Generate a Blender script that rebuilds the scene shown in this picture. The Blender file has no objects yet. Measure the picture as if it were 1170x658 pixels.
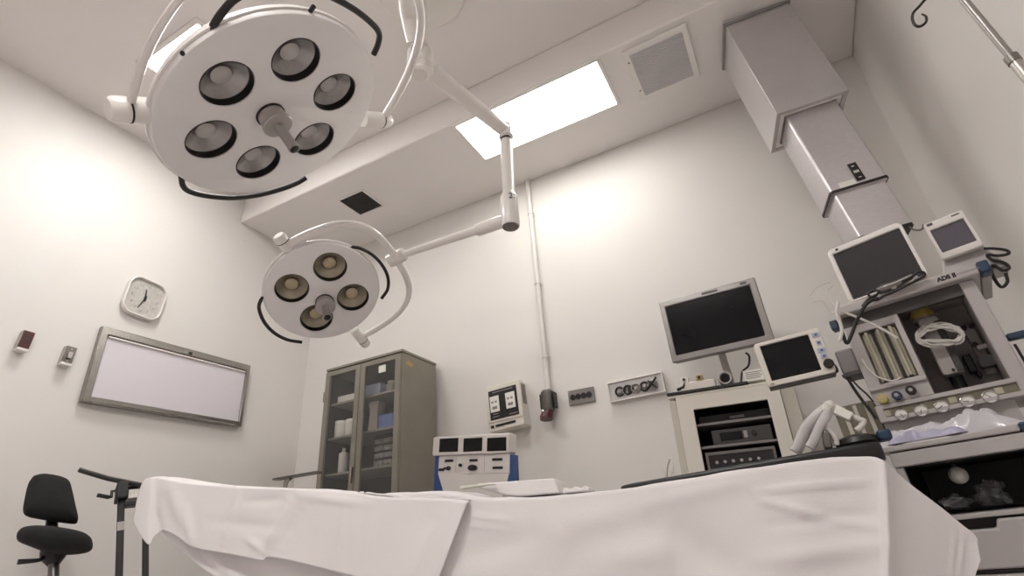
import bpy, bmesh, math, random
import numpy as np
from mathutils import Vector, Matrix, noise as mnoise
from mathutils.geometry import tessellate_polygon

random.seed(7)
SC = bpy.context.scene
COL = SC.collection
rad = math.radians

# ------------------------------------------------------------------ camera
F, CX, CY = 600.0, 585.0, 329.0            # focal length in pixels of the 1170 x 658 frame
CAM = np.array([0.0, 0.0, 0.62])


def _rot(yw, pt, rl):
    c, s = math.cos, math.sin
    Rz = np.array([[c(yw), -s(yw), 0], [s(yw), c(yw), 0], [0, 0, 1]])
    p = math.pi / 2 + pt
    Rx = np.array([[1, 0, 0], [0, c(p), -s(p)], [0, s(p), c(p)]])
    Rr = np.array([[c(rl), -s(rl), 0], [s(rl), c(rl), 0], [0, 0, 1]])
    return Rz @ Rx @ Rr


ROT = _rot(rad(26.34), rad(26.46), rad(-4.35))
cd = bpy.data.cameras.new('camera')
cam = bpy.data.objects.new('camera', cd)
COL.objects.link(cam)
cd.sensor_width = 36.0
cd.lens = F / 1170.0 * 36.0
cd.clip_start = 0.02
M4 = Matrix.Identity(4)
for i in range(3):
    for j in range(3):
        M4[i][j] = ROT[i, j]
    M4[i][3] = CAM[i]
cam.matrix_world = M4
SC.camera = cam


# survey of the place: the sight line through a point of the photograph, cut with a known surface of the room
def ray(x, y):
    return ROT @ np.array([(x - CX) / F, -(y - CY) / F, -1.0])


def at_x(x, y, X):
    d = ray(x, y); return CAM + d * X / d[0]


def at_y(x, y, Y):
    d = ray(x, y); return CAM + d * Y / d[1]


def at_z(x, y, Z):
    d = ray(x, y); return CAM + d * (Z - CAM[2]) / d[2]


def at_d(x, y, D):
    return CAM + ray(x, y) * D


def proj(P):
    v = (np.asarray(P) - CAM) @ ROT
    return np.stack([CX + F * v[..., 0] / -v[..., 2], CY - F * v[..., 1] / -v[..., 2]], -1)


def unit(v):
    v = np.asarray(v, float); return v / np.linalg.norm(v)


class Frame:
    """Local axes of an object: U to its right, V up, N out of its front."""
    def __init__(s, O, U, V, N=None):
        s.O = np.asarray(O, float); s.U = unit(U)
        if N is None:
            V = np.asarray(V, float); V = V - s.U * (V @ s.U)
            s.V = unit(V); s.N = np.cross(s.U, s.V)
        else:
            s.N = unit(N); s.U = unit(s.U - s.N * (s.U @ s.N)); s.V = np.cross(s.N, s.U)

    def p(s, u, v, n=0.0):
        return s.O + s.U * u + s.V * v + s.N * n

    def uv(s, x, y, n=0.0):
        d = ray(x, y); o = s.O + s.N * n
        P = CAM + d * (((o - CAM) @ s.N) / (d @ s.N))
        return float((P - s.O) @ s.U), float((P - s.O) @ s.V)

    def at(s, x, y, n=0.0):
        u, v = s.uv(x, y, n); return s.p(u, v, n)

    def moved(s, u=0, v=0, n=0):
        return Frame(s.p(u, v, n), s.U, s.V, s.N)

    def turned(s, a):
        return Frame(s.O, s.U * math.cos(a) + s.V * math.sin(a), None, s.N)

    def mat(s, u=0, v=0, n=0):
        o = s.p(u, v, n); m = Matrix.Identity(4)
        for i in range(3):
            m[i][0], m[i][1], m[i][2], m[i][3] = s.U[i], s.V[i], s.N[i], o[i]
        return m


WF = Frame((0, 0, 0), (1, 0, 0), None, (0, -1, 0))      # u = x, v = z, n = -y


def zframe(x, y, z):
    """U = x, V = y, N = up."""
    return Frame((x, y, z), (1, 0, 0), None, (0, 0, 1))


def rectfit(quad, depth, N0, prior=2.0, V0=(0, 0, 1), roll_only=False, prior_roll=None):
    """The rigid rectangle (TL, TR, BR, BL seen at those points) nearest to facing N0, its centre at that depth: Frame at its centre, w, h."""
    quad = np.array(quad, float)
    N0 = unit(N0); V0 = np.asarray(V0, float); V0 = unit(V0 - N0 * (V0 @ N0)); U0 = np.cross(V0, N0)
    B = np.stack([U0, V0, N0], 1)
    c0 = quad.mean(0)

    def build(q):
        a, b, g = q[:3]
        ca, sa, cb, sb, cg, sg = math.cos(a), math.sin(a), math.cos(b), math.sin(b), math.cos(g), math.sin(g)
        r = np.array([[cb, 0, sb], [0, 1, 0], [-sb, 0, cb]]) @ np.array([[1, 0, 0], [0, ca, -sa], [0, sa, ca]]) @ np.array([[cg, -sg, 0], [sg, cg, 0], [0, 0, 1]])
        A = B @ r
        o = at_d(q[3], q[4], depth)
        w, h = q[5], q[6]
        pts = np.array([o + A[:, 0] * sx * w / 2 + A[:, 1] * sy * h / 2 for sx, sy in ((-1, 1), (1, 1), (1, -1), (-1, -1))])
        return A, o, pts
    wt = np.array([prior, prior, prior if prior_roll is None else prior_roll]) * 20.0
    if roll_only:
        wt[:2] = 1e4

    def res(q):
        return np.concatenate([(proj(build(q)[2]) - quad).ravel(), q[:3] * wt])
    w0 = np.linalg.norm(quad[1] - quad[0]) / F * depth
    h0 = np.linalg.norm(quad[3] - quad[0]) / F * depth
    q = np.array([0, 0, 0, c0[0], c0[1], w0, h0]); lam = 1e-2
    r = res(q); c = r @ r; H = np.array([1e-3, 1e-3, 1e-3, .05, .05, 1e-3, 1e-3])
    for _ in range(60):
        J = np.stack([(res(q + H * (np.arange(7) == k)) - r) / H[k] for k in range(7)], 1)
        A_ = J.T @ J
        dq = np.linalg.solve(A_ + lam * np.diag(np.diag(A_) + 1e-9), -J.T @ r)
        r2 = res(q + dq)
        if r2 @ r2 < c:
            q = q + dq; r = r2; c = r @ r; lam *= .4
        else:
            lam *= 4
            if lam > 1e7:
                break
    A, o, pts = build(q)
    return Frame(o, A[:, 0], None, A[:, 2]), q[5], q[6]


# ------------------------------------------------------------------ materials
def lin(c):
    return tuple(((v / 255.0) / 12.92 if v / 255.0 <= .04045 else ((v / 255.0 + .055) / 1.055) ** 2.4) for v in c)


MATS = {}


def mat(name, rgb, rough=.5, metal=0.0, vary=.06, scale=6.0, bump=0.0, bscale=60.0, coat=0.0, spec=.5, stretch=None, sheen=0.0):
    if name in MATS:
        return MATS[name]
    m = bpy.data.materials.new(name); m.use_nodes = True
    nt = m.node_tree; b = nt.nodes['Principled BSDF']
    tc = nt.nodes.new('ShaderNodeTexCoord'); mp = nt.nodes.new('ShaderNodeMapping')
    nt.links.new(tc.outputs['Object'], mp.inputs['Vector'])
    if stretch:
        mp.inputs['Scale'].default_value = stretch
    n = nt.nodes.new('ShaderNodeTexNoise'); n.inputs['Scale'].default_value = scale; n.inputs['Detail'].default_value = 3
    nt.links.new(mp.outputs['Vector'], n.inputs['Vector'])
    cr = nt.nodes.new('ShaderNodeValToRGB'); L = lin(rgb)
    cr.color_ramp.elements[0].color = (*[max(0, v * (1 - vary)) for v in L], 1)
    cr.color_ramp.elements[1].color = (*[min(1, v * (1 + vary)) for v in L], 1)
    cr.color_ramp.elements[0].position = .3; cr.color_ramp.elements[1].position = .7
    nt.links.new(n.outputs['Fac'], cr.inputs['Fac']); nt.links.new(cr.outputs['Color'], b.inputs['Base Color'])
    b.inputs['Roughness'].default_value = rough; b.inputs['Metallic'].default_value = metal
    b.inputs['Coat Weight'].default_value = coat; b.inputs['Specular IOR Level'].default_value = spec
    b.inputs['Sheen Weight'].default_value = sheen
    if bump:
        n2 = nt.nodes.new('ShaderNodeTexNoise'); n2.inputs['Scale'].default_value = bscale; n2.inputs['Detail'].default_value = 4
        nt.links.new(mp.outputs['Vector'], n2.inputs['Vector'])
        bp = nt.nodes.new('ShaderNodeBump'); bp.inputs['Strength'].default_value = bump; bp.inputs['Distance'].default_value = .01
        nt.links.new(n2.outputs['Fac'], bp.inputs['Height']); nt.links.new(bp.outputs['Normal'], b.inputs['Normal'])
    MATS[name] = m
    return m


def emit(name, rgb, strength):
    m = bpy.data.materials.new(name); m.use_nodes = True
    b = m.node_tree.nodes['Principled BSDF']
    b.inputs['Base Color'].default_value = (.8, .8, .8, 1)
    b.inputs['Emission Color'].default_value = (*lin(rgb), 1); b.inputs['Emission Strength'].default_value = strength
    return m


def film(name, tint, clear=.7, rough=.1):
    """A thin clear sheet: part see-through, part gloss."""
    m = bpy.data.materials.new(name); m.use_nodes = True
    nt = m.node_tree; out = nt.nodes['Material Output']; b = nt.nodes['Principled BSDF']
    b.inputs['Base Color'].default_value = (*lin(tint), 1); b.inputs['Roughness'].default_value = rough
    t = nt.nodes.new('ShaderNodeBsdfTransparent'); t.inputs['Color'].default_value = (*lin(tint), 1)
    mx = nt.nodes.new('ShaderNodeMixShader'); mx.inputs['Fac'].default_value = clear
    nz = nt.nodes.new('ShaderNodeTexNoise'); nz.inputs['Scale'].default_value = 25
    bp = nt.nodes.new('ShaderNodeBump'); bp.inputs['Strength'].default_value = .05 if rough < .08 else .35
    nt.links.new(nz.outputs['Fac'], bp.inputs['Height']); nt.links.new(bp.outputs['Normal'], b.inputs['Normal'])
    nt.links.new(b.outputs[0], mx.inputs[1]); nt.links.new(t.outputs[0], mx.inputs[2]); nt.links.new(mx.outputs[0], out.inputs['Surface'])
    return m


m_wall = mat('wall_paint', (221, 217, 213), .55, vary=.015, scale=2, bump=.05, bscale=150)
m_ceil = mat('ceiling_paint', (227, 222, 219), .6, vary=.015, scale=2, bump=.04, bscale=120)
m_wallf = mat('far_side_wall_paint', (196, 190, 190), .6)
m_floor = mat('floor_vinyl', (216, 210, 211), .35, vary=.08, scale=30)
m_base = mat('baseboard_vinyl', (92, 86, 80), .5)
m_enamel = mat('white_enamel', (226, 221, 216), .28, vary=.02, coat=.3)
m_lamp = mat('lamp_enamel', (226, 222, 220), .33, vary=.02, coat=.2)
m_black = mat('black_rubber', (22, 21, 20), .5, vary=.2)
m_blackm = mat('black_satin_metal', (34, 33, 32), .38, vary=.15, metal=.3)
m_chrome = mat('chrome', (190, 187, 184), .18, 1.0, vary=.05)
m_steel = mat('brushed_steel', (176, 171, 165), .33, 1.0, vary=.1, scale=30, stretch=(1, 1, 12))
m_steel_l = mat('brushed_steel_rail', (152, 148, 143), .3, 1.0, vary=.12, scale=30, stretch=(1, 12, 1))
m_gun = mat('gunmetal', (120, 116, 112), .35, .9, vary=.1)
m_reflector = mat('lamp_reflector', (168, 163, 160), .3, .35, vary=.12, scale=22)
m_reflector_w = mat('lamp_reflector_warm', (168, 158, 140), .3, .35, vary=.12, scale=22)
m_bulb = mat('frosted_bulb', (196, 190, 186), .35, vary=.05)
m_bulb_w = mat('frosted_bulb_warm', (196, 180, 148), .35, vary=.05)
m_screen = mat('dark_screen', (17, 16, 19), .14, vary=.1, spec=.22)
m_screen_p = mat('purple_grey_screen', (84, 78, 88), .3, vary=.08, spec=.5)
m_silver = mat('silver_plastic', (168, 162, 158), .35, .35, vary=.04)
m_bezel = mat('silver_grey_bezel', (140, 135, 132), .32, .4, vary=.05)
m_beige = mat('ivory_plastic', (222, 216, 205), .4, vary=.02)
m_beige_d = mat('ivory_grey_panel', (196, 190, 178), .45, vary=.03)
m_grey = mat('light_grey_paint', (178, 172, 170), .42, vary=.03)
m_colp = mat('column_grey_paint', (188, 183, 182), .36, .4, vary=.04)
m_cols = mat('column_satin_steel', (206, 201, 203), .34, .75, vary=.06, scale=30, stretch=(1, 1, 10))
m_grey_m = mat('mid_grey_paint', (132, 127, 125), .45, vary=.04)
m_bay = mat('bay_grey_paint', (172, 167, 165), .5, vary=.06)
m_numeral = mat('faint_numeral', (150, 146, 141), .5)
m_grey_d = mat('dark_grey_paint', (66, 63, 62), .5, vary=.08)
m_blk = mat('black_plastic', (20, 19, 19), .42, vary=.15)
m_cab = mat('cabinet_grey_enamel', (134, 128, 117), .45, .15, vary=.06, bump=.05, bscale=90)
m_cab_in = mat('cabinet_inside_shade', (30, 29, 28), .7, vary=.1)  # near-black colour carries the shade inside the closed cabinet
m_blue = mat('blue_plastic', (44, 74, 132), .4, vary=.06)
m_blue_d = mat('dark_blue_plastic', (34, 58, 82), .4, vary=.06)
m_bin = mat('pale_blue_plastic', (168, 176, 196), .4, vary=.04)
m_bin2 = mat('blue_white_plastic', (104, 124, 178), .4, vary=.04)
m_paper = mat('white_paper', (232, 229, 222), .7, vary=.02)
m_cloth = mat('white_cotton', (227, 222, 222), .85, vary=.02, scale=4, bump=.12, bscale=420, sheen=.1)
m_cloth_g = mat('pale_green_cotton', (206, 206, 190), .85, vary=.03, bump=.12, bscale=420)
m_fabric = mat('black_upholstery', (24, 23, 22), .9, vary=.2, scale=40, bump=.2, bscale=300)
m_pad = mat('black_vinyl_pad', (24, 23, 24), .38, vary=.15, bump=.05)
m_red = mat('dark_red_plastic', (74, 34, 34), .35, vary=.1)
m_yellow = mat('yellow_plastic', (196, 176, 84), .4, vary=.05)
m_dial = mat('clock_dial', (186, 182, 176), .5, vary=.12, scale=40)
m_white_board = mat('whiteboard_enamel', (218, 212, 218), .22, vary=.01)
m_flow = mat('flowmeter_glass', (176, 170, 150), .18, vary=.12, scale=30, stretch=(1, 1, .2))
m_olive = mat('olive_gauge_panel', (116, 110, 92), .4, vary=.05)
m_lightpanel = mat('pale_metal_panel', (196, 192, 190), .38, .2)
m_grille = mat('grille_grey', (200, 196, 198), .6, vary=.05)
m_tag = mat('brown_stain_sticker', (176, 150, 90), .6)
m_jar = mat('white_jar_plastic', (214, 210, 202), .45, vary=.03)
m_cable_w = mat('pale_cable', (208, 203, 196), .45, vary=.03)
m_glassdark = film('tinted_glass', (250, 250, 249), .96, .04)
m_clear2 = film('clear_wrapper_film', (215, 213, 216), .8, .1)
m_clear = film('clear_plastic_film', (240, 238, 242), .42, .09)
m_tube = film('clear_corrugated_plastic', (230, 226, 226), .42, .2)
m_bluefilm = mat('lilac_blue_wrap', (166, 162, 184), .35, vary=.1, bump=.4, bscale=30)
m_light = emit('lit_diffuser', (255, 253, 247), 5.4)
m_light2 = emit('lit_diffuser_far', (255, 253, 249), 14.5)
m_fill_light = emit('fill_diffuser_near', (255, 253, 249), 16.0)  # glow of the added panel behind the camera


# ------------------------------------------------------------------ objects
def root_of(o):
    while o.parent is not None:
        o = o.parent
    return o


def thing(name, label, cat, loc, group=None):
    o = bpy.data.objects.new(name, None); COL.objects.link(o)
    o.location = Vector([float(v) for v in loc]); o.empty_display_size = .05
    o['label'] = label; o['category'] = cat
    if group:
        o['group'] = group
    return o


def tag(o, label, cat, group=None):
    o['label'] = label; o['category'] = cat
    if group:
        o['group'] = group
    return o


def obj(name, bm, m, parent=None, smooth=True, bev=0.0, seg=2, loc=None, label=None, solid=0.0, sub=0, ang=35):
    """Links the mesh as one object; vertices are given in world space."""
    bmesh.ops.recalc_face_normals(bm, faces=bm.faces[:])
    if parent is not None:
        off = root_of(parent).location.copy()
    elif loc is not None:
        off = Vector([float(v) for v in loc])
    else:
        off = Vector((0, 0, 0))
    for v in bm.verts:
        v.co -= off
    me = bpy.data.meshes.new(name); bm.to_mesh(me); bm.free()
    o = bpy.data.objects.new(name, me); COL.objects.link(o)
    me.materials.append(m)
    if parent is not None:
        o.parent = parent
    else:
        o.location = off
    if smooth:
        me.polygons.foreach_set('use_smooth', [True] * len(me.polygons))
        me.set_sharp_from_angle(angle=rad(ang))
    if solid:
        md = o.modifiers.new('thickness', 'SOLIDIFY'); md.thickness = solid; md.offset = -1
    if bev:
        md = o.modifiers.new('bevel', 'BEVEL'); md.width = bev; md.segments = seg; md.limit_method = 'ANGLE'; md.angle_limit = rad(40)
    if sub:
        md = o.modifiers.new('subsurf', 'SUBSURF'); md.levels = sub; md.render_levels = sub
    if label:
        o['label'] = label
    return o


def struct(name, bm, m, parent=None, **k):
    o = obj(name, bm, m, parent, **k)
    if parent is None:
        o['kind'] = 'structure'
    return o


def NB():
    return bmesh.new()


def prism(bm, fr, pts, n0, n1, pts2=None):
    a = [bm.verts.new(fr.p(u, v, n0)) for u, v in pts]
    b = [bm.verts.new(fr.p(u, v, n1)) for u, v in (pts2 or pts)]
    k = len(a)
    bm.faces.new(a); bm.faces.new(b[::-1])
    for i in range(k):
        bm.faces.new((a[i], a[(i + 1) % k], b[(i + 1) % k], b[i]))
    return bm


def box(bm, fr, u0, u1, v0, v1, n0, n1):
    u0, u1 = sorted((u0, u1)); v0, v1 = sorted((v0, v1))
    return prism(bm, fr, [(u0, v0), (u1, v0), (u1, v1), (u0, v1)], n0, n1)


def rr(u0, u1, v0, v1, r, seg=5):
    u0, u1 = sorted((u0, u1)); v0, v1 = sorted((v0, v1))
    r = min(r, (u1 - u0) / 2 - 1e-5, (v1 - v0) / 2 - 1e-5); P = []
    for cu, cv, a0 in ((u1 - r, v1 - r, 0), (u0 + r, v1 - r, 90), (u0 + r, v0 + r, 180), (u1 - r, v0 + r, 270)):
        for k in range(seg + 1):
            a = rad(a0 + 90 * k / seg); P.append((cu + r * math.cos(a), cv + r * math.sin(a)))
    return P


def rbox(bm, fr, u0, u1, v0, v1, n0, n1, r=.01, seg=5):
    return prism(bm, fr, rr(u0, u1, v0, v1, r, seg), n0, n1)


def ringp(bm, fr, outer, inner, n0, n1):
    """A frame: the outline with a hole, both with the same number of points."""
    k = len(outer)
    A = [[bm.verts.new(fr.p(u, v, n)) for u, v in L] for L, n in ((outer, n0), (inner, n0), (outer, n1), (inner, n1))]
    for i in range(k):
        j = (i + 1) % k
        bm.faces.new((A[0][i], A[0][j], A[1][j], A[1][i])); bm.faces.new((A[2][i], A[3][i], A[3][j], A[2][j]))
        bm.faces.new((A[0][i], A[2][i], A[2][j], A[0][j])); bm.faces.new((A[1][i], A[1][j], A[3][j], A[3][i]))
    return bm


def circ(u, v, r, seg=24, r2=None):
    return [(u + r * math.cos(2 * math.pi * k / seg), v + (r2 or r) * math.sin(2 * math.pi * k / seg)) for k in range(seg)]


def cyl(bm, fr, u, v, r, n0, n1, r2=None, seg=24):
    return prism(bm, fr, circ(u, v, r, seg), n0, n1, circ(u, v, r if r2 is None else r2, seg))


def lathe(bm, fr, prof, seg=40, cap=True):
    R_ = []
    for r, n in prof:
        if r < 1e-6:
            R_.append([bm.verts.new(fr.p(0, 0, n))])
        else:
            R_.append([bm.verts.new(fr.p(r * math.cos(2 * math.pi * k / seg), r * math.sin(2 * math.pi * k / seg), n)) for k in range(seg)])
    for a, b in zip(R_, R_[1:]):
        if len(a) == 1 and len(b) == 1:
            continue
        for k in range(seg):
            j = (k + 1) % seg
            if len(a) == 1:
                bm.faces.new((a[0], b[k], b[j]))
            elif len(b) == 1:
                bm.faces.new((a[k], a[j], b[0]))
            else:
                bm.faces.new((a[k], a[j], b[j], b[k]))
    if cap:
        if len(R_[0]) > 2:
            bm.faces.new(R_[0])
        if len(R_[-1]) > 2:
            bm.faces.new(R_[-1][::-1])
    return bm


def crom(P, n=8):
    P = [np.asarray(p, float) for p in P]
    Q = [2 * P[0] - P[1]] + P + [2 * P[-1] - P[-2]]
    out = []
    for i in range(1, len(Q) - 2):
        for k in range(n):
            t = k / n
            out.append(.5 * ((2 * Q[i]) + (Q[i + 1] - Q[i - 1]) * t + (2 * Q[i - 1] - 5 * Q[i] + 4 * Q[i + 1] - Q[i + 2]) * t * t + (3 * Q[i] - Q[i - 1] - 3 * Q[i + 1] + Q[i + 2]) * t ** 3))
    out.append(P[-1])
    return out


def tube(bm, P, r, seg=10, smooth=0, flat=None):
    """A round bar along the points (r may be a list; flat = (width factor axis, factor) for strap shapes)."""
    if smooth:
        P = crom(P, smooth)
    P = [np.asarray(p, float) for p in P]
    rs = r if isinstance(r, (list, tuple)) else [r] * len(P)
    if len(rs) != len(P):
        rs = list(np.interp(np.linspace(0, 1, len(P)), np.linspace(0, 1, len(rs)), rs))
    T = [unit(P[min(i + 1, len(P) - 1)] - P[max(i - 1, 0)]) for i in range(len(P))]
    a = np.array([0, 0, 1.0]) if abs(T[0][2]) < .9 else np.array([1.0, 0, 0])
    X = unit(np.cross(T[0], a)); rings = []
    for i in range(len(P)):
        X = unit(X - T[i] * (X @ T[i])); Y = np.cross(T[i], X)
        if flat is not None:
            W = unit(flat[0] - T[i] * (flat[0] @ T[i])); Z = np.cross(T[i], W)
            ring = [bm.verts.new(P[i] + rs[i] * (flat[1] * math.cos(2 * math.pi * k / seg) * W + math.sin(2 * math.pi * k / seg) * Z)) for k in range(seg)]
        else:
            ring = [bm.verts.new(P[i] + rs[i] * (math.cos(2 * math.pi * k / seg) * X + math.sin(2 * math.pi * k / seg) * Y)) for k in range(seg)]
        rings.append(ring)
    for A, B in zip(rings, rings[1:]):
        for k in range(seg):
            j = (k + 1) % seg
            bm.faces.new((A[k], A[j], B[j], B[k]))
    bm.faces.new(rings[0][::-1]); bm.faces.new(rings[-1])
    return bm


def text(name, s, size, fr, u, v, n, m, parent, align='CENTER', bold=0.0):
    c = bpy.data.curves.new(name, 'FONT'); c.body = s; c.size = size; c.align_x = align; c.align_y = 'CENTER'
    c.extrude = .0006; c.offset = bold
    tmp = bpy.data.objects.new(name, c); COL.objects.link(tmp)
    dg = bpy.context.evaluated_depsgraph_get()
    me = bpy.data.meshes.new_from_object(tmp.evaluated_get(dg)); bpy.data.objects.remove(tmp); bpy.data.curves.remove(c)
    me.materials.clear(); me.materials.append(m)
    o = bpy.data.objects.new(name, me); COL.objects.link(o)
    o.parent = parent
    o.matrix_local = Matrix.Translation(-root_of(parent).location) @ fr.mat(u, v, n)
    return o


def holed_plate(bm, fr, outer, holes, n):
    """A flat plate with round or square holes."""
    loops = [[Vector((u, v, 0)) for u, v in outer]] + [[Vector((u, v, 0)) for u, v in h] for h in holes]
    flat = [p for L in loops for p in L]
    vs = [bm.verts.new(fr.p(p.x, p.y, n)) for p in flat]
    for t in tessellate_polygon(loops):
        try:
            bm.faces.new([vs[i] for i in t])
        except ValueError:
            pass
    return vs


# ------------------------------------------------------------------ the room
XL, XR, YB, YF, ZC, ZS, YS = -3.6, .95, 3.1, -2.2, 3.47, 3.22, 2.25
T = .12
struct('floor', box(NB(), WF, XL - T, XR + T, -T, 0, -(YB + T), -(YF - T)), m_floor, smooth=False)
struct('wall_left', box(NB(), WF, XL - T, XL, 0, ZC, -(YB + T), -(YF - T)), m_wall, smooth=False)
struct('wall_back', box(NB(), WF, XL, XR, 0, ZC, -(YB + T), -YB), m_wall, smooth=False)
struct('wall_right', box(NB(), WF, XR, XR + T, 0, ZC, -(YB + T), -(YF - T)), m_wall, smooth=False)
struct('wall_front', box(NB(), WF, XL, XR, 0, ZC, -YF, -(YF - T)), m_wallf, smooth=False)
struct('ceiling', box(NB(), WF, XL - T, XR + T, ZC, ZC + T, -(YB + T), -(YF - T)), m_ceil, smooth=False)
struct('trim_1', box(NB(), WF, XL, XR, ZS, ZC, -YB, -YS), m_ceil, smooth=False, bev=.012)   # the lowered bulkhead along the back wall
struct('baseboard_back', box(NB(), WF, XL, XR, 0, .1, -YB, -YB + .012), m_base, smooth=False)
struct('baseboard_left', box(NB(), WF, XL, XL + .012, 0, .1, -YB + .012, -YF), m_base, smooth=False)
struct('baseboard_right', box(NB(), WF, XR - .012, XR, 0, .1, -YB + .012, -YF), m_base, smooth=False)

DOWN = lambda x, y, z: Frame((x, y, z), (1, 0, 0), None, (0, 0, -1))     # U = x, V = -y, N = down


def ceiling_light(label, x0, x1, y0, y1, z, m, fw=.022):
    cx_, cy_ = (x0 + x1) / 2, (y0 + y1) / 2
    t = thing('ceiling_light', label, 'ceiling light', (cx_, cy_, z))
    fr = DOWN(cx_, cy_, z); a, b = (x1 - x0) / 2, (y1 - y0) / 2
    o_ = [(-a - fw, -b - fw), (a + fw, -b - fw), (a + fw, b + fw), (-a - fw, b + fw)]; i_ = [(-a, -b), (a, -b), (a, b), (-a, b)]
    obj('frame', ringp(NB(), fr, o_, i_, 0, .012), m_enamel, t, smooth=False, bev=.003)
    obj('diffuser', box(NB(), fr, -a, a, -b, b, .001, .007), m, t, smooth=False)
    return t


ceiling_light('large lit rectangular ceiling panel behind the lamp arm', -1.46, -.448, YS + .03, 2.675, ZS, m_light)
ceiling_light('small lit ceiling panel half hidden behind the large lamp head', -2.92, -2.40, 1.02, 1.5, ZC, m_light2, .03)
ceiling_light('added fill light panel on the ceiling over the near side of the room, out of view', -1.3, -.1, -.75, -.3, ZC, m_fill_light, .03)  # unseen panel, added to brighten the drape fronts and lamp heads

# louvred return grille beside the panel
gc = (-.107, 2.515)
t = thing('ceiling_vent', 'white framed square grille beside the large ceiling panel', 'air vent', (gc[0], gc[1], ZS))
fr = DOWN(gc[0], gc[1], ZS)
obj('frame', ringp(NB(), fr, [(-.19, -.215), (.19, -.215), (.19, .215), (-.19, .215)], [(-.155, -.18), (.155, -.18), (.155, .18), (-.155, .18)], 0, .02), m_enamel, t, smooth=False, bev=.004)
obj('backing', box(NB(), fr, -.155, .155, -.18, .18, .001, .004), m_grey_m, t, smooth=False)
b = NB()
for k in range(25):
    v = -.18 + .36 * (k + .5) / 25
    prism(b, fr.moved(0, v, .005), [(-.155, -.006), (.155, -.006), (.155, .004), (-.155, .004)], 0, .01)
for k in range(1, 12):
    u = -.155 + .31 * k / 12
    box(b, fr, u - .0018, u + .0018, -.18, .18, .006, .013)
obj('grille', b, m_grille, t, smooth=False)
b = NB()
for v in (-.12, .13):
    cyl(b, fr, -.173, v, .006, .02, .023, seg=12)
obj('screw', b, m_gun, t)
# small dark vent
pts = [at_z(*p, ZS) for p in ((389, 229.5), (413, 216.6), (436, 234), (412, 245))]
c = np.mean(pts, 0)
t = thing('ceiling_vent', 'small black square vent set in the ceiling above the smaller lamp', 'air vent', (c[0], c[1], ZS))
fr = DOWN(c[0], c[1], ZS); a, b_ = .118, .118
obj('frame', ringp(NB(), fr, [(-a - .014, -b_ - .014), (a + .014, -b_ - .014), (a + .014, b_ + .014), (-a - .014, b_ + .014)], [(-a, -b_), (a, -b_), (a, b_), (-a, b_)], 0, .008), m_enamel, t, smooth=False)
b = NB(); box(b, fr, -a, a, -b_, b_, .001, .003)
for k in range(12):
    v = -b_ + 2 * b_ * (k + .5) / 12
    box(b, fr, -a, a, v - .004, v + .003, .003, .006)
obj('grille', b, m_blk, t, smooth=False)

# ------------------------------------------------------------------ surgical lights
HUB = np.array([-1.165, 1.50, 2.89])
mt = thing('light_mount', 'white ceiling plate and drop shaft that carries both surgical lights', 'lamp mount', (HUB[0], HUB[1], ZC))
fr = DOWN(HUB[0], HUB[1], ZC)
obj('ceiling_plate', lathe(NB(), fr, [(.25, 0), (.25, .03), (.235, .045), (.1, .06), (0, .06)], 48), m_enamel, mt)
b = NB(); lathe(b, fr, [(.04, .055), (.04, .5), (.05, .51), (.05, .69), (.04, .70), (0, .70)], 28)
obj('shaft', b, m_enamel, mt)
b = NB(); lathe(b, fr, [(.051, .53), (.066, .55), (.066, .65), (.051, .67)], 28)
obj('swivel_collar', b, m_enamel, mt)


def lens(cx_, cy_, R_, fr, parent, warm=False):
    """Recessed black collar, reflector bowl and frosted bulb cone."""
    f = fr.moved(cx_, cy_, 0)
    c = obj('lens', lathe(NB(), f, [(R_, .004), (R_ * 1.03, .0), (R_ * 1.0, -.002), (R_ * .985, -.030), (R_ * .95, -.032)], 40, cap=False), m_black, parent, label='round black collar around a recessed bulb')
    obj('reflector', lathe(NB(), f, [(R_ * .985, -.030), (R_ * .9, -.036), (R_ * .5, -.064), (R_ * .15, -.090), (0, -.094)], 40, cap=False), m_reflector_w if warm else m_reflector, c)
    obj('bulb', lathe(NB(), f, [(R_ * .05, -.088), (R_ * .2, -.074), (R_ * .38, -.056), (R_ * .4, -.052), (R_ * .3, -.047), (0, -.045)], 28, cap=False), m_bulb_w if warm else m_bulb, c)
    return c


def lamp_head(root, C, N, U, r, r2, phi, n, rl, thick=.05, warm=()):
    fr = Frame(C, U, None, N)
    holes = []
    for k in range(n):
        a = rad(phi) + 2 * math.pi * k / n
        holes.append((r2 * math.cos(a), r2 * math.sin(a)))
    b = NB()
    ro = r - .012
    hl = [[(hu + rl * 1.0 * math.cos(-2 * math.pi * k / 32), hv + rl * 1.0 * math.sin(-2 * math.pi * k / 32)) for k in range(32)] for hu, hv in holes]
    holed_plate(b, fr, circ(0, 0, ro, 96), hl, 0)
    lathe(b, fr, [(ro, 0), (r - .004, -.003), (r, -.012), (r, -thick), (r - .02, -thick - .012), (r * .97, -thick - .02), (r * .9, -thick - .06), (r * .6, -thick - .12), (r * .25, -thick - .14), (0, -thick - .14)], 96, cap=False)
    bmesh.ops.remove_doubles(b, verts=b.verts[:], dist=.0004)
    head = obj('head_housing', b, m_lamp, root)
    b = NB(); lathe(b, fr, [(r + .001, -thick * .45), (r + .008, -thick * .5), (r + .008, -thick * .72), (r + .001, -thick * .77)], 96, cap=False)
    obj('rim_band', b, m_enamel, head)
    for k, (hu, hv) in enumerate(holes):
        lens(hu, hv, rl, fr, root, k in warm)
    return fr


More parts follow.
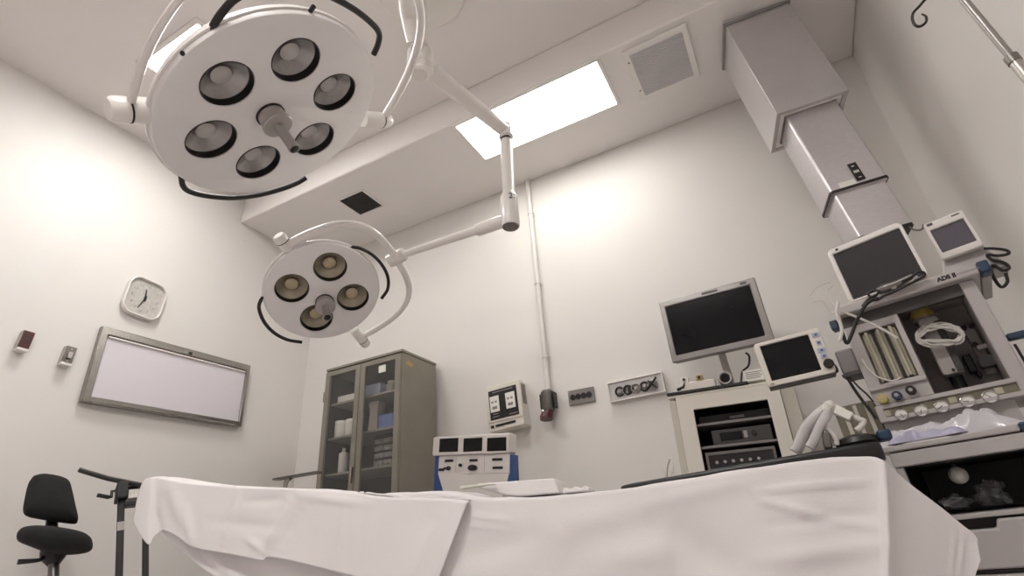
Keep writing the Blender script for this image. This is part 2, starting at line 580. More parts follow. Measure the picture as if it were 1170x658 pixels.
def pivot(root, p, axis, r, L):
    f = Frame(p, np.cross(axis, [0.123, .456, .877]), None, axis)
    b = NB(); lathe(b, f, [(0, -L * .35), (r * .9, -L * .35), (r, -L * .28), (r, .55 * L), (r * .96, .56 * L), (r * .96, .60 * L), (r, .61 * L), (r, .9 * L), (r * .8, L), (0, L)], 28)
    pv = obj('pivot', b, m_enamel, root)
    b = NB(); lathe(b, f, [(r * .97, .56 * L), (r * 1.012, .565 * L), (r * 1.012, .6 * L), (r * .97, .605 * L)], 28, cap=False); obj('seal_ring', b, m_black, pv)
    return pv


# --- large head, six bulbs
C1 = np.array([-1.585, 1.058, 2.352]); N1 = (.4065, .3837, -.8292); U1 = (.1739, .8585, .4825)
L1 = thing('surgical_light', 'large round surgical light head with six recessed bulbs', 'surgical lamp', C1)
f1 = lamp_head(L1, C1, N1, U1, .476, .276, 35.68, 6, .1)
# handle
hr = f1.at(309, 131, 0); hf = Frame(hr, f1.U, None, f1.N)
b = NB(); lathe(b, hf, [(0, 0), (.062, 0), (.062, .006)], 32); obj('handle_seat', b, m_black, L1)
b = NB(); lathe(b, hf, [(.056, .006), (.056, .055), (.064, .058), (.064, .066), (.06, .07), (.03, .074), (0, .074)], 32)
h = obj('handle_mount', b, m_silver, L1)
b = NB(); lathe(b, hf, [(.022, .07), (.022, .19), (.024, .192), (.024, .205), (.02, .206), (.016, .2), (0, .2)], 24); obj('sterile_handle', b, m_silver, h)
b = NB(); lathe(b, hf, [(.019, .2065), (.017, .2075), (0, .2075)], 20); obj('handle_tip', b, m_blk, h)


def rail(root, fr, pxs, r, n=-.03, lift=0.0):
    P = [fr.at(x, y, n) for x, y in pxs]
    return obj('bumper_rail', tube(NB(), P, r, 10, smooth=6), m_black, root)


rail(L1, f1, [(238, 44), (243, 31), (254, 14), (270, -2), (300, -16), (345, -18), (378, -4), (405, 11), (425, 27), (433, 38), (432, 50), (427, 62)], .013)
rail(L1, f1, [(207, 200), (209, 212), (217, 219), (238, 224), (266, 226), (295, 223), (322, 216), (340, 209), (350, 203)], .012, n=-.022)
for x, y in ((210, 62), (358, 9), (207, 201)):
    q = f1.at(x, y, -.012); uu = unit(q - C1)
    b = NB(); tube(b, [q - uu * .02 - np.array(N1) * .01, q + uu * .006], .009, 10)
    obj('rim_screw', b, m_blk, L1)
# yoke: half hoop from pivot to pivot behind the head
pl, pr = f1.at(158, 126, -.05), f1.at(432, 137, -.05)
a1 = unit(pr - pl); mid = (pl + pr) / 2
pl2, pr2 = mid - a1 * .53, mid + a1 * .53
e1_ = -f1.N - a1 * (-f1.N @ a1); e1_ = unit(e1_); e2_ = np.cross(a1, e1_); Ry = .813; bdir = e1_ * math.cos(1.65) + e2_ * math.sin(1.65)
sp_ = lambda x, p_=.8: math.copysign(abs(x) ** p_, x)
P = [mid - a1 * .586 * sp_(math.cos(t_)) + bdir * Ry * sp_(math.sin(t_)) for t_ in np.linspace(0, math.pi, 33)]
b = NB(); tube(b, P, [.015, .012, .0115, .014, .018, .02, .02], 16); yk = obj('yoke', b, m_enamel, L1)
pivot(L1, mid - a1 * .50, -a1, .047, .15); pivot(L1, mid + a1 * .50, a1, .042, .13)
ytop = mid + bdir * Ry
b = NB(); lathe(b, Frame(ytop + bdir * .0, a1, None, bdir), [(0, -.03), (.05, -.03), (.05, .05), (.035, .07), (0, .07)], 28); obj('yoke_hub', b, m_enamel, L1)
# arm from the shaft to the yoke
s0 = np.array([HUB[0], HUB[1], 2.87]); dd_ = unit((ytop - s0) * np.array([1, 1, 0])); P = [s0 + dd_ * .085 + np.array([0, 0, .04]), s0 + dd_ * .2 + np.array([0, 0, .13]), s0 * .45 + ytop * .55 + np.array([.06, 0, .22]), ytop + bdir * .2 + np.array([0, 0, .05]), ytop + bdir * .06]
b = NB(); tube(b, P, [.045, .05, .045, .035, .032], 14, smooth=6); obj('arm', b, m_enamel, L1)

# --- small head, four bulbs
k_ = 2.9 / 3.27
C2 = at_d(369.5, 335, 2.9); N2 = (.5157, -.2935, -.805); U2 = (.6299, .7667, .124)
L2 = thing('surgical_light', 'smaller round surgical light head with four recessed bulbs', 'surgical lamp', C2)
f2 = lamp_head(L2, C2, N2, U2, .339 * k_, .184 * k_, 79.8, 4, .085, warm=(0, 1, 2, 3))
hr = f2.at(371, 345, 0); hf = Frame(hr, f2.U, None, f2.N)
b = NB(); lathe(b, hf, [(0, 0), (.05, 0), (.05, .005)], 32); obj('handle_seat', b, m_black, L2)
b = NB(); lathe(b, hf, [(.046, .005), (.046, .045), (.053, .048), (.053, .056), (.03, .062), (0, .062)], 32); h = obj('handle_mount', b, m_silver, L2)
b = NB(); lathe(b, hf, [(.02, .06), (.02, .15), (.022, .152), (.022, .165), (.018, .166), (.014, .16), (0, .16)], 24); obj('sterile_handle', b, m_silver, h)
b = NB(); lathe(b, hf, [(.0175, .1665), (.015, .1675), (0, .1675)], 20); obj('handle_tip', b, m_blk, h)
rail(L2, f2, [(388, 285), (397, 283), (409, 283), (424, 290), (436, 302), (443, 316), (443, 330), (436, 341)], .0095)
rail(L2, f2, [(305, 335), (298, 343), (296, 353), (302, 368), (313, 380), (328, 388), (345, 391)], .0095)
b = NB()
for x, y in ((376, 283),):
    q = f2.at(x, y, -.01); uu = unit(q - C2)
    tube(b, [q - uu * .015, q + uu * .005], .008, 10)
obj('rim_screw', b, m_blk, L2)
D2 = 2.9
pa, pb = f2.at(330, 284, -.04), f2.at(410, 383, -.04)
a2 = unit(pb - pa); mid2 = (pa + pb) / 2
e1_ = unit(-f2.N - a2 * (-f2.N @ a2)); e2_ = np.cross(a2, e1_); Ry2 = .44; bd = e1_ * math.cos(1.65) + e2_ * math.sin(1.65)
ha = np.linalg.norm(pb - pa) / 2 + .02
P = [mid2 - a2 * ha * sp_(math.cos(t_), .65) + bd * Ry2 * sp_(math.sin(t_), .65) for t_ in np.linspace(0, math.pi, 61)]
b = NB(); tube(b, P, [.026, .024, .021, .018, .017], 14); obj('yoke', b, m_enamel, L2)
pivot(L2, mid2 - a2 * (ha - .03), -a2, .034, .1); pivot(L2, mid2 + a2 * (ha - .03), a2, .03, .1)
yhub = mid2 + bd * Ry2
b = NB(); lathe(b, Frame(yhub, a2, None, bd), [(0, -.045), (.036, -.045), (.04, -.03), (.04, .05), (.032, .06), (0, .06)], 24); obj('yoke_hub', b, m_enamel, L2)
E1, E2 = at_y(578, 150, 2.15), at_y(583, 250, 2.15)
E2[0] = E2[0]
dirn = unit(yhub - E2)
# spring arm: thin bar with a thicker sleeve by the elbow
b = NB(); tube(b, [E2 + dirn * .12, yhub + bd * .04], [.026, .02], 16); obj('spring_arm', b, m_enamel, L2)
b = NB(); tube(b, [E2 + dirn * .035, E2 + dirn * .05, E2 + dirn * .19, E2 + dirn * .2], [.03, .036, .036, .03], 18); obj('arm_sleeve', b, m_enamel, L2)
ef = Frame(E2, (1, 0, 0), None, E1 - E2)
b = NB(); lathe(b, ef, [(0, -.05), (.048, -.05), (.05, -.045), (.05, .14), (.04, .16), (.036, .17), (.036, np.linalg.norm(E1 - E2) - .03), (.03, np.linalg.norm(E1 - E2) - .03)], 28)
dt = obj('drop_tube', b, m_enamel, L2)
b = NB(); lathe(b, ef, [(0, -.056), (.042, -.056), (.045, -.05)], 24); obj('end_cap', b, m_gun, dt)
b = NB(); lathe(b, ef, [(.036, np.linalg.norm(E1 - E2) - .075), (.0385, np.linalg.norm(E1 - E2) - .075), (.0385, np.linalg.norm(E1 - E2) - .062), (.036, np.linalg.norm(E1 - E2) - .062)], 28, cap=False); obj('seal_ring', b, m_black, dt)
b = NB(); box(b, Frame(E2 + dirn * .03, np.cross(dirn, (0, 0, 1)), (0, 0, 1)), -.018, .018, -.03, .02, -.02, .02); obj('elbow_fork', b, m_gun, L2, bev=.004)
tn = unit(CAM - E2); tu = np.cross((0, 0, 1), tn)
tf = Frame(E2 + np.array([0, 0, .115]) + unit(np.array([tn[0], tn[1], 0])) * .051, tu, (0, 0, 1))
for s_, du in (('2', .012), (':', .032)):
    text('lettering', s_, .05, tf, du, 0, .001, m_blk, dt)
HB = np.array([HUB[0], HUB[1], 2.86]) + unit(np.array([E1[0] - HUB[0], E1[1] - HUB[1], 0])) * .085
b = NB(); tube(b, [HB, E1 + np.array([0, 0, .0])], [.047, .04], 18); obj('swing_arm', b, m_enamel, L2)
b = NB(); lathe(b, Frame(E1, (1, 0, 0), None, (0, 0, 1)), [(0, -.05), (.042, -.05), (.044, -.03), (.044, .03), (.036, .045), (0, .045)], 24); obj('elbow', b, m_enamel, L2)

# ------------------------------------------------------------------ supply column hanging from the bulkhead
cf, cw, ch = rectfit([(827, 27), (898, 2), (972, 105), (887, 127)], 2.75, (0.12, -1, 0), prior=3.0, prior_roll=.5)
# depth so that the top of the column reaches the bulkhead
topz = cf.p(0, ch / 2)[2]
cdep = .30
base_c = cf.p(0, 0, -cdep / 2)
col_t = thing('ceiling_column', 'grey telescoping supply column hanging from the bulkhead behind the monitors', 'ceiling column', (base_c[0], base_c[1], ZS))
print('column frame', cf.N, cf.V, cw, ch, cf.p(0, ch / 2), cf.p(0, -ch / 2))


def uvbox(name, fr, q, n0, n1, m, parent, bev=.006, r=None, grow=0, nref=None, seg=2, label=None):
    """A block whose front is the mean rectangle of the sighted outline q, from n0 (back) to n1 (front)."""
    nr = n1 if nref is None else nref
    uvs = np.array([fr.uv(x, y, nr) for x, y in q])
    u0, u1 = sorted(uvs[:, 0])[:len(q) // 2], sorted(uvs[:, 0])[len(q) // 2:]
    v0, v1 = sorted(uvs[:, 1])[:len(q) // 2], sorted(uvs[:, 1])[len(q) // 2:]
    u0, u1, v0, v1 = np.mean(u0) - grow, np.mean(u1) + grow, np.mean(v0) - grow, np.mean(v1) + grow
    b = NB()
    if r:
        rbox(b, fr, u0, u1, v0, v1, n0, n1, r)
    else:
        box(b, fr, u0, u1, v0, v1, n0, n1)
    return obj(name, b, m, parent, bev=bev, seg=seg, label=label), (u0, u1, v0, v1)


a, h2 = cw / 2, ch / 2
topv = h2 + .25
for k in range(40):                                   # carry the housing up to the bulkhead
    if cf.p(0, topv, -cdep / 2)[2] > ZS - .004:
        break
    topv += .005
# square tube: an open sleeve with a pale inner lip
b = NB(); ringp(b, cf, [(-a, 0), (a, 0), (a, -cdep), (-a, -cdep)], [(-a + .03, -.03), (a - .03, -.03), (a - .03, -cdep + .03), (-a + .03, -cdep + .03)], 0, 0.001)
b.free()
sf = Frame(cf.p(0, -h2, 0), cf.U, None, -cf.V)         # looking up the column: U right, N down
if (sf.V @ cf.N) < 0:
    sg = 1
else:
    sg = -1                                            # v coordinate of 'to the back'
Q = lambda x0, x1, y0, y1: [(x0, sg * y0), (x1, sg * y0), (x1, sg * y1), (x0, sg * y1)]
Lc = topv + h2
b = NB(); ringp(b, sf, Q(-a, a, 0, cdep), Q(-a + .022, a - .022, .022, cdep - .022), -Lc, 0)
oh = obj('outer_housing', b, m_colp, col_t, bev=.003)
b = NB(); ringp(b, sf, Q(-a + .022, a - .022, .022, cdep - .022), Q(-a + .045, a - .045, .045, cdep - .045), -.5, -.006)
obj('inner_lip', b, m_enamel, oh, bev=.002)
b = NB(); prism(b, sf, Q(-a + .045, a - .045, .045, cdep - .045), -.1, -.07); obj('dark_gap', b, m_blk, oh)
# flange where the sleeve starts (an L-shaped raised edge at the top left)
b = NB(); vt = cf.uv(827, 30, .004)[1]
ringp(b, sf, Q(-a - .012, a + .012, -.012, cdep + .012), Q(-a, a, 0, cdep), -(vt + h2 + .012), -(vt + h2 - .004))
obj('flange', b, m_grey_m, col_t, bev=.002)
# middle section
mq = [(901, 141), (966, 123), (1014, 205), (947.7, 219.5)]
uvs = np.array([cf.uv(x, y, -.05) for x, y in mq])
mu0, mu1 = uvs[[0, 3], 0].mean(), uvs[[1, 2], 0].mean(); mv0 = uvs[[2, 3], 1].mean()
print('mid', uvs, 'inner', [cf.uv(x, y, -.07) for x, y in ((949.7, 223.5), (1013, 207), (1038, 250), (968, 268.6))])
mu0, mu1 = max(mu0, -a + .05), min(max(mu1, mu0 + .15), a - .045)
b = NB(); rbox(b, Frame(sf.O, sf.U, None, sf.N), mu0, mu1, sg * .05, sg * (cdep - .05), -.09, -mv0 - h2, .012)
ms = obj('middle_section', b, m_cols, col_t, bev=.002)
b = NB(); prism(b, sf, rr(mu0 - .003, mu1 + .003, sg * .047, sg * (cdep - .047), .014), -mv0 - h2 - .012, -mv0 - h2 + .0); obj('black_edging', b, m_black, ms)
iuv = np.array([cf.uv(x, y, -.062) for x, y in ((949.7, 223.5), (1013, 207), (1038, 250), (968, 268.6))])
iv0 = iuv[[2, 3], 1].mean() - .02
b = NB(); rbox(b, sf, mu0 + .012, mu1 - .012, sg * .062, sg * (cdep - .062), -mv0 - h2 - .02, -iv0 - h2, .01)
ins = obj('lower_section', b, m_cols, col_t, bev=.002)
b = NB(); prism(b, sf, rr(mu0 + .012, mu1 - .012, sg * .064, sg * (cdep - .064), .012), -iv0 - h2, -iv0 - h2 + .012); obj('end_cap', b, m_black, ins)
b = NB(); hp = sf.p(mu1 - .03, sg * .075, -iv0 - h2 + .012); tube(b, [hp, hp + np.array([.01, 0, -.02]), hp + np.array([.03, -.005, -.03]), hp + np.array([.045, 0, -.018]), hp + np.array([.045, 0, -.008])], .004, 8, smooth=4); obj('hook', b, m_gun, ins)
# plate and sticker on the middle section
mf = cf.moved(0, 0, -.05)
def rq(fr, q, n=0.0):
    uvs = np.array([fr.uv(x, y, n) for x, y in q]); c = uvs.mean(0)
    w = (np.linalg.norm(uvs[1] - uvs[0]) + np.linalg.norm(uvs[2] - uvs[3])) / 2; h = (np.linalg.norm(uvs[3] - uvs[0]) + np.linalg.norm(uvs[2] - uvs[1])) / 2
    return c[0] - w / 2, c[0] + w / 2, c[1] - h / 2, c[1] + h / 2
# zoom: black plate (615,320)-(655,315)-(690,385)-(650,392); pale sticker (580,395)-(645,378)-(650,400)-(585,412)
u0, u1, v0, v1 = rq(mf, [(968.5, 187.5), (979, 186), (988, 205), (978, 207)])
b = NB(); box(b, mf, u0, u1, v0, v1, 0, .004); pl_ = obj('control_plate', b, m_blk, ms, label='small black plate with white marks')
w_, h_ = u1 - u0, v1 - v0
for k_l in range(4):
    b = NB(); ul_ = u0 + w_ * (.2 + .16 * k_l); box(b, mf, ul_, ul_ + w_ * .1, (v0 + v1) / 2 - h_ * .07, (v0 + v1) / 2 + h_ * .07, .004, .005); obj('lettering', b, m_paper, ms)
b = NB(); box(b, mf, u0 + w_ * .3, u1 - w_ * .4, v1 - h_ * .2, v1 - h_ * .15, .004, .005); obj('marking', b, m_paper, ms)
b = NB(); box(b, mf, u0 + w_ * .35, u1 - w_ * .3, v0 + h_ * .14, v0 + h_ * .18, .004, .005); obj('marking', b, m_paper, ms)
b = NB(); box(b, mf, u0 - .075, u0 - .006, v0 - .012, v0 + .018, 0, .0015); obj('sticker', b, m_paper, ms, label='blank white sticker')

# ------------------------------------------------------------------ drip stand by the right wall
yp = 1.4
p0, p1 = at_y(1099, 0, yp), at_y(1166, 75, yp)
dv = unit(p0 - p1); dv = unit(dv + np.array([0, 0, .55]))
mid_ = at_y(1132, 37, yp)
tp = mid_ + dv * .35; bt = mid_ + dv * ((.04 - mid_[2]) / dv[2])
print('pole', tp, bt)
iv = thing('iv_pole', 'tall thin metal drip stand with a curled hook beside the right wall', 'drip stand', (bt[0], bt[1], 0))
b = NB(); tube(b, [bt, mid_ - dv * .1], .0125, 14); obj('outer_tube', b, m_steel, iv)
b = NB(); tube(b, [mid_ - dv * .12, tp], .009, 12); obj('inner_tube', b, m_bezel, iv)
b = NB(); cyl(b, Frame(mid_ - dv * .1, (1, 0, 0), None, dv), 0, 0, .0145, -.012, .01); obj('collar', b, m_gun, iv)
hk = [tp, at_y(1062, -12, yp), at_y(1053, 4, yp), at_y(1044, 14, yp), at_y(1042.5, 22, yp), at_y(1046, 29, yp), at_y(1052, 30, yp), at_y(1058, 25, yp), at_y(1058, 19, yp), at_y(1053, 16, yp)]
b = NB(); tube(b, hk, [.0036] * 7 + [.0034, .003, .002], 10, smooth=6); obj('hook', b, m_blackm, iv)
b = NB(); hk2 = [2 * tp - np.array([0, 0, 0]) - q if i else q for i, q in enumerate(hk)]
hk2 = [np.array([2 * tp[0] - q[0], 2 * tp[1] - q[1], q[2]]) for q in hk]
hk2 = [tp + (q - tp) * np.array([.35, 1, 1]) for q in hk2]
hk2 = [q + np.array([0, -.25 * i / 9, 0]) for i, q in enumerate(hk2)]
tube(b, hk2, [.0036] * 7 + [.0034, .003, .002], 10, smooth=6); obj('hook', b, m_blackm, iv)
b = NB()
for k in range(5):
    a_ = 2 * math.pi * k / 5 + .6; e = np.array([math.cos(a_), math.sin(a_), 0]) * .12
    tube(b, [bt + np.array([0, 0, .06]), bt + e * .5 + np.array([0, 0, .055]), bt + e + np.array([0, 0, .02])], .012, 10)
obj('base', b, m_steel, iv)
b = NB()
for k in range(5):
    a_ = 2 * math.pi * k / 5 + .6; e = bt + np.array([math.cos(a_), math.sin(a_), 0]) * .12
    cyl(b, Frame((e[0], e[1], .022), (0, 0, 1), None, (math.cos(a_ + 1.57), math.sin(a_ + 1.57), 0)), 0, 0, .022, -.01, .01)
obj('caster', b, m_blk, iv)

# ------------------------------------------------------------------ left wall
LW = Frame((XL, 0, 0), (0, 1, 0), None, (1, 0, 0))      # u = y, v = z, n into the room


def wallfit(W, q, n=0.0, roll=True):
    """Mean rectangle (turned in the wall's own plane) of an outline sighted on a wall face."""
    uvs = np.array([W.uv(x, y, n) for x, y in q]); c = uvs.mean(0)
    e = (uvs[1] - uvs[0]) + (uvs[2] - uvs[3]); g = (uvs[0] - uvs[3]) + (uvs[1] - uvs[2])
    ang = .5 * (math.atan2(e[1], e[0]) + math.atan2(-g[0], g[1])) if roll else 0
    w = (np.linalg.norm(uvs[1] - uvs[0]) + np.linalg.norm(uvs[2] - uvs[3])) / 2; h = (np.linalg.norm(uvs[3] - uvs[0]) + np.linalg.norm(uvs[2] - uvs[1])) / 2
    return W.moved(c[0], c[1]).turned(ang), w, h


wb, w, h = wallfit(LW, [(115, 369), (283.5, 420), (275, 493), (96, 453)], .03)
print('whiteboard', w, h)
t = thing('whiteboard', 'long steel framed white panel hanging on the left wall under the clock', 'whiteboard', wb.p(0, -h / 2, .02))
a, c_ = w / 2, h / 2
q4 = lambda x0, x1, y0, y1: [(x0, y0), (x1, y0), (x1, y1), (x0, y1)]
obj('frame', ringp(NB(), wb, q4(-a, a, -c_, c_), q4(-a + .042, a - .028, -c_ + .036, c_ - .05), .002, .045), m_steel_l, t, bev=.005)
obj('panel', box(NB(), wb, -a + .038, a - .024, -c_ + .032, c_ - .046, .004, .03), m_white_board, t)
b = NB(); box(b, wb, -a + .05, a - .028, c_ - .064, c_ - .052, .03, .042); obj('clip_rail', b, m_enamel, t, bev=.003)
b = NB(); box(b, wb, .03, .05, c_ - .04, c_ - .022, .045, .052); obj('switch', b, m_blk, t, label='small black switch on the top rail')
b = NB(); box(b, wb, -.005, .012, c_ - .04, c_ - .026, .045, .048); obj('rivet', b, m_steel, t)
b = NB(); tube(b, [wb.p(-a + .05, -c_ + .004, .046), wb.p(a - .05, -c_ + .004, .046)], .006, 8); obj('lower_rail', b, m_chrome, t)

ck, w, h = wallfit(LW, [(146, 316), (188, 320), (186, 366), (142, 362)], .03)
s = (w + h) / 4
ck = Frame(ck.O, LW.U, None, LW.N).turned(rad(-4))
print('clock', w, h)
t = thing('wall_clock', 'rounded square wall clock with pale rim and grey dial', 'clock', ck.p(0, -s, .02))
sx, sy = s * .95, s * 1.04
O_ = rr(-sx, sx, -sy, sy, s * .55, 8); I_ = rr(-sx * .9, sx * .9, -sy * .91, sy * .91, s * .46, 8)
obj('case', ringp(NB(), ck, O_, I_, .001, .04), m_enamel, t, bev=.006)
obj('dial', prism(NB(), ck, I_, .002, .022), m_dial, t)
for k in range(12):
    a_ = rad(90 - 30 * (k + 1)); text('numeral', str(k + 1), .03, ck, sx * .66 * math.cos(a_), sy * .7 * math.sin(a_), .0225, m_numeral, t)
def hand(name, ang, L, wd):
    f = ck.moved(0, 0, .026).turned(ang); b = NB()
    prism(b, f, [(-wd, -.02), (wd, -.02), (wd * .5, L), (-wd * .5, L)], 0, .002); return obj(name, b, m_blk, t)
hand('hour_hand', rad(8), s * .48, .006); hand('minute_hand', rad(-172 - 8 + 360 - 0) if False else rad(163), s * .62, .004)
cyl_b = NB(); cyl(cyl_b, ck, 0, 0, .009, .026, .031); obj('hand_cap', cyl_b, m_blk, t)

for q, mm, lab, nm in (([(25, 377), (37, 380), (34, 403), (19, 399)], m_red, 'small dark red fronted switch box, leftmost on the left wall', 'red'),
                       ([(74, 395), (86, 397), (82, 419), (69, 416)], m_gun, 'small grey metal switch plate between the dark red box and the whiteboard', 'grey')):
    f, w, h = wallfit(LW, q, .03)
    f = Frame(f.O, LW.U, None, LW.N).turned(rad(-3))
    t = thing('wall_switch', lab, 'wall switch', f.p(0, -h / 2, .01))
    a, c_ = w / 2, h / 2
    obj('back_box', box(NB(), f, -a, a, -c_, c_, .001, .035), m_silver, t, bev=.003)
    obj('face_plate', box(NB(), f, -a * .94, a * .94, -c_ * .8, c_ * .98, .035, .042), mm, t, bev=.002)
    if nm == 'grey':
        obj('toggle', box(NB(), f, -.012, .012, -.02, .02, .042, .056), m_steel, t, bev=.003)
        b = NB(); cyl(b, f, 0, c_ * .7, .005, .042, .045, seg=10); cyl(b, f, 0, -c_ * .6, .005, .042, .045, seg=10); obj('screw', b, m_silver, t)
    else:
        b = NB(); cyl(b, f, 0, .01, .008, .042, .046, seg=14); obj('indicator', b, m_grey_d, t)
    obj('lower_lip', box(NB(), f, -a, a, -c_ - .004, -c_ * .8, .001, .05), m_enamel, t, bev=.003)

# ------------------------------------------------------------------ stool chair
yc = 1.36
vc = unit(at_y(57, 545, yc) - at_y(62, 655, yc))
def vframe(O, V, Uh):
    V = unit(V); Uh = np.asarray(Uh, float); Uh = unit(Uh - V * (Uh @ V))
    return Frame(O, Uh, V)


chf = vframe(at_y(62, 625, yc), vc * .8 + np.array([0, 0, .2]), (.42, .91, 0))
if chf.N @ (CAM - chf.O) < 0:
    print('chair frame flipped')
foot = chf.O - np.array([0, 0, chf.O[2]])
t = thing('swivel_chair', 'black upholstered swivel chair by the left wall', 'chair', (foot[0], foot[1], 0))
U_ = lambda x, y, n=0: chf.uv(x, y, n)
# backrest: rounded trapezoid cushion
bk = [(38, 545), (48, 542.5), (62, 544), (73, 547), (79, 551), (82, 560), (86, 578), (89, 592), (87, 597), (78, 596.5), (60, 594), (42, 591), (30, 588), (26.5, 582), (28, 570), (32, 554)]
def cushion(name, outline, n0, n1, m, parent, puff=.02, chf=chf):
    P = [np.array(chf.uv(x, y, (n0 + n1) / 2)) for x, y in outline]; P = crom(P + [P[0]], 4)[:-1]
    c = np.mean(P, 0); b = NB(); rings = []
    for sc_, n in ((.0, n0 - puff * .6), (.6, n0 - puff * .5), (.93, n0), (1.0, n0 + (n1 - n0) * .3), (1.0, n0 + (n1 - n0) * .7), (.93, n1), (.6, n1 + puff * .8), (0, n1 + puff)):
        rings.append([b.verts.new(chf.p(*(c + (p - c) * sc_), n)) for p in P] if sc_ else [b.verts.new(chf.p(*c, n))])
    for A, B in zip(rings, rings[1:]):
        k = max(len(A), len(B))
        for i in range(k):
            j = (i + 1) % k
            b.faces.new([v for v in ((A[i], A[j]) if len(A) > 1 else (A[0],))] + [v for v in ((B[j], B[i]) if len(B) > 1 else (B[0],))])
    return obj(name, b, m, parent, ang=80)
cushion('backrest', bk, -.05, .0, m_fabric, t)
# seat: a thick saddle-shaped pad
sfv = unit(CAM - chf.O); seatf = Frame(chf.O, chf.U, None, sfv)
cushion('seat', [(20, 609), (25, 603.5), (34, 601), (46, 600.5), (60, 601.5), (78, 604), (94, 608), (103, 614), (105.5, 622), (104, 628), (98, 631.5), (85, 633.5), (70, 634), (58, 633), (48, 629.5), (35, 624.5), (23, 619.5), (19.5, 615)], -.12, .12, m_fabric, t, .07, seatf)
b = NB(); tube(b, [chf.at(62, 588, -.075), chf.at(59, 600, -.075), chf.at(61, 622, -.02), chf.at(62, 634, .03)], .016, 10, smooth=3, flat=(chf.U, 1.5)); obj('back_bar', b, m_blk, t)
cb = chf.at(62, 632, .03); cfoot = np.array([cb[0] + .02, cb[1], .1])
b = NB(); tube(b, [cb + np.array([0, 0, .0]), cb - chf.V * .25, cfoot], .02, 14); obj('gas_lift', b, m_gun, t)
b = NB(); lathe(b, Frame(cb, (1, 0, 0), None, -chf.V), [(.05, -.02), (.05, .01), (.03, .04), (.024, .05)], 20); obj('seat_bracket', b, m_blk, t)
b = NB(); tube(b, [chf.at(56, 631, .04), chf.at(49, 637, .05), chf.at(44, 640, .06), chf.at(20, 642, .07)], [.008, .008, .008, .011], 10, smooth=4); obj('height_lever', b, m_blackm, t)
for k in range(5):
    a_ = 2 * math.pi * k / 5; e = np.array([math.cos(a_), math.sin(a_), 0]) * .25
    b = NB(); tube(b, [cfoot, cfoot + e * .5 - np.array([0, 0, .01]), cfoot + e - np.array([0, 0, .035])], [.024, .02, .015], 10); lg = obj('base_arm', b, m_blk, t)
    b = NB(); cyl(b, Frame(cfoot + e - np.array([0, 0, .072]), (0, 0, 1), None, (math.cos(a_ + 1.57), math.sin(a_ + 1.57), 0)), 0, 0, .027, -.02, .02); obj('caster', b, m_blk, lg)

# ------------------------------------------------------------------ side stand at the left end of the bed
yt = 1.36
tf_ = vframe(at_y(138, 560, yt), unit(at_y(137, 570, yt) - at_y(138, 655, yt)) * .65 + np.array([0, 0, .35]), (.42, .91, 0))
g0 = tf_.at(138, 656); ft = (g0[0], g0[1], 0)
t = thing('instrument_stand', 'dark crank-handled instrument stand at the left end of the draped table', 'instrument stand', ft)
P3 = lambda x, y, n=0.0: tf_.at(x, y, n)
# top slab: a tray with an upturned end
b = NB()
top = [P3(91, 533.5), P3(99, 536), P3(124, 543.5), P3(165, 552.0), P3(182, 555.5)]
wd = .16; th = .022; hN_ = unit(np.array([tf_.N[0], tf_.N[1], 0])) - np.array([0, 0, .15])
rows = []
for p in top:
    rows.append([b.verts.new(p - hN_ * dy + np.array([0, 0, dz])) for dy, dz in ((-.02, 0), (wd, 0), (wd, -th), (-.02, -th))])
for A, B in zip(rows, rows[1:]):
    for i in range(4):
        b.faces.new((A[i], A[(i + 1) % 4], B[(i + 1) % 4], B[i]))
b.faces.new(rows[0]); b.faces.new(rows[-1][::-1])
obj('tray_top', b, m_gun, t, bev=.004)
b = NB()
for A, B in zip(top, top[1:]):
    pass
tube(b, [p + hN_ * .024 + np.array([0, 0, -.011]) for p in top], .009, 8); obj('edge_rail', b, m_blackm, t)
u0, u1, v0, v1 = rq(tf_, [(132.5, 549), (146, 551), (146, 571), (133, 571)])
b = NB(); box(b, tf_, u0, u1, v0, v1 - .012, -.05, .03); obj('crank_block', b, m_blk, t, bev=.004)
b = NB(); box(b, tf_, *rq(tf_, [(140, 553), (168, 556), (168, 561), (140, 558)]), -.04, .0); obj('upper_beam', b, m_blackm, t, bev=.003)
b = NB(); box(b, tf_, *rq(tf_, [(142, 570.5), (180, 572), (180, 577), (142, 576)]), -.03, .01); obj('cross_beam', b, m_blk, t, bev=.003)
b = NB(); box(b, tf_, *rq(tf_, [(146.5, 559), (164, 560.5), (163, 569.5), (146.5, 569)]), -.02, .012); obj('name_plate', b, m_paper, t, label='pale plate between the two beams')
b = NB(); tube(b, [P3(132, 561, .0), P3(128, 561, .0), P3(127, 568, .0), P3(124, 568, .0), P3(111, 565.5, .0)], [.006, .006, .006, .008, .008], 10); obj('crank_handle', b, m_blackm, t)
def leg_to(x0, y0, x1, y1, w_, n=-.01, lab=None):
    A = P3(x0, y0, n); B = P3(x1, y1, n); d = unit(B - A)
    L_ = (A[2] - .03) / -d[2]
    f = vframe(A, -d, tf_.U)
    b = NB(); box(b, f, -w_, w_, -L_, 0, -.012, .012); return obj('leg', b, m_blk, t, bev=.003), f
lg1, fl = leg_to(138.5, 571, 136, 655, .0125)
b = NB(); v_ = fl.uv(137.5, 601, .013)[1]; box(b, fl, -.0125, .0125, v_ - .018, v_ + .018, .0125, .0145); obj('label_tag', b, m_silver, lg1)
lg2, fl2 = leg_to(166.5, 575, 166, 655, .011)
b = NB()
e0 = fl.p(0, -(fl.O[2] - .03) / fl.V[2], 0); e1 = fl2.p(0, -(fl2.O[2] - .03) / fl2.V[2], 0)
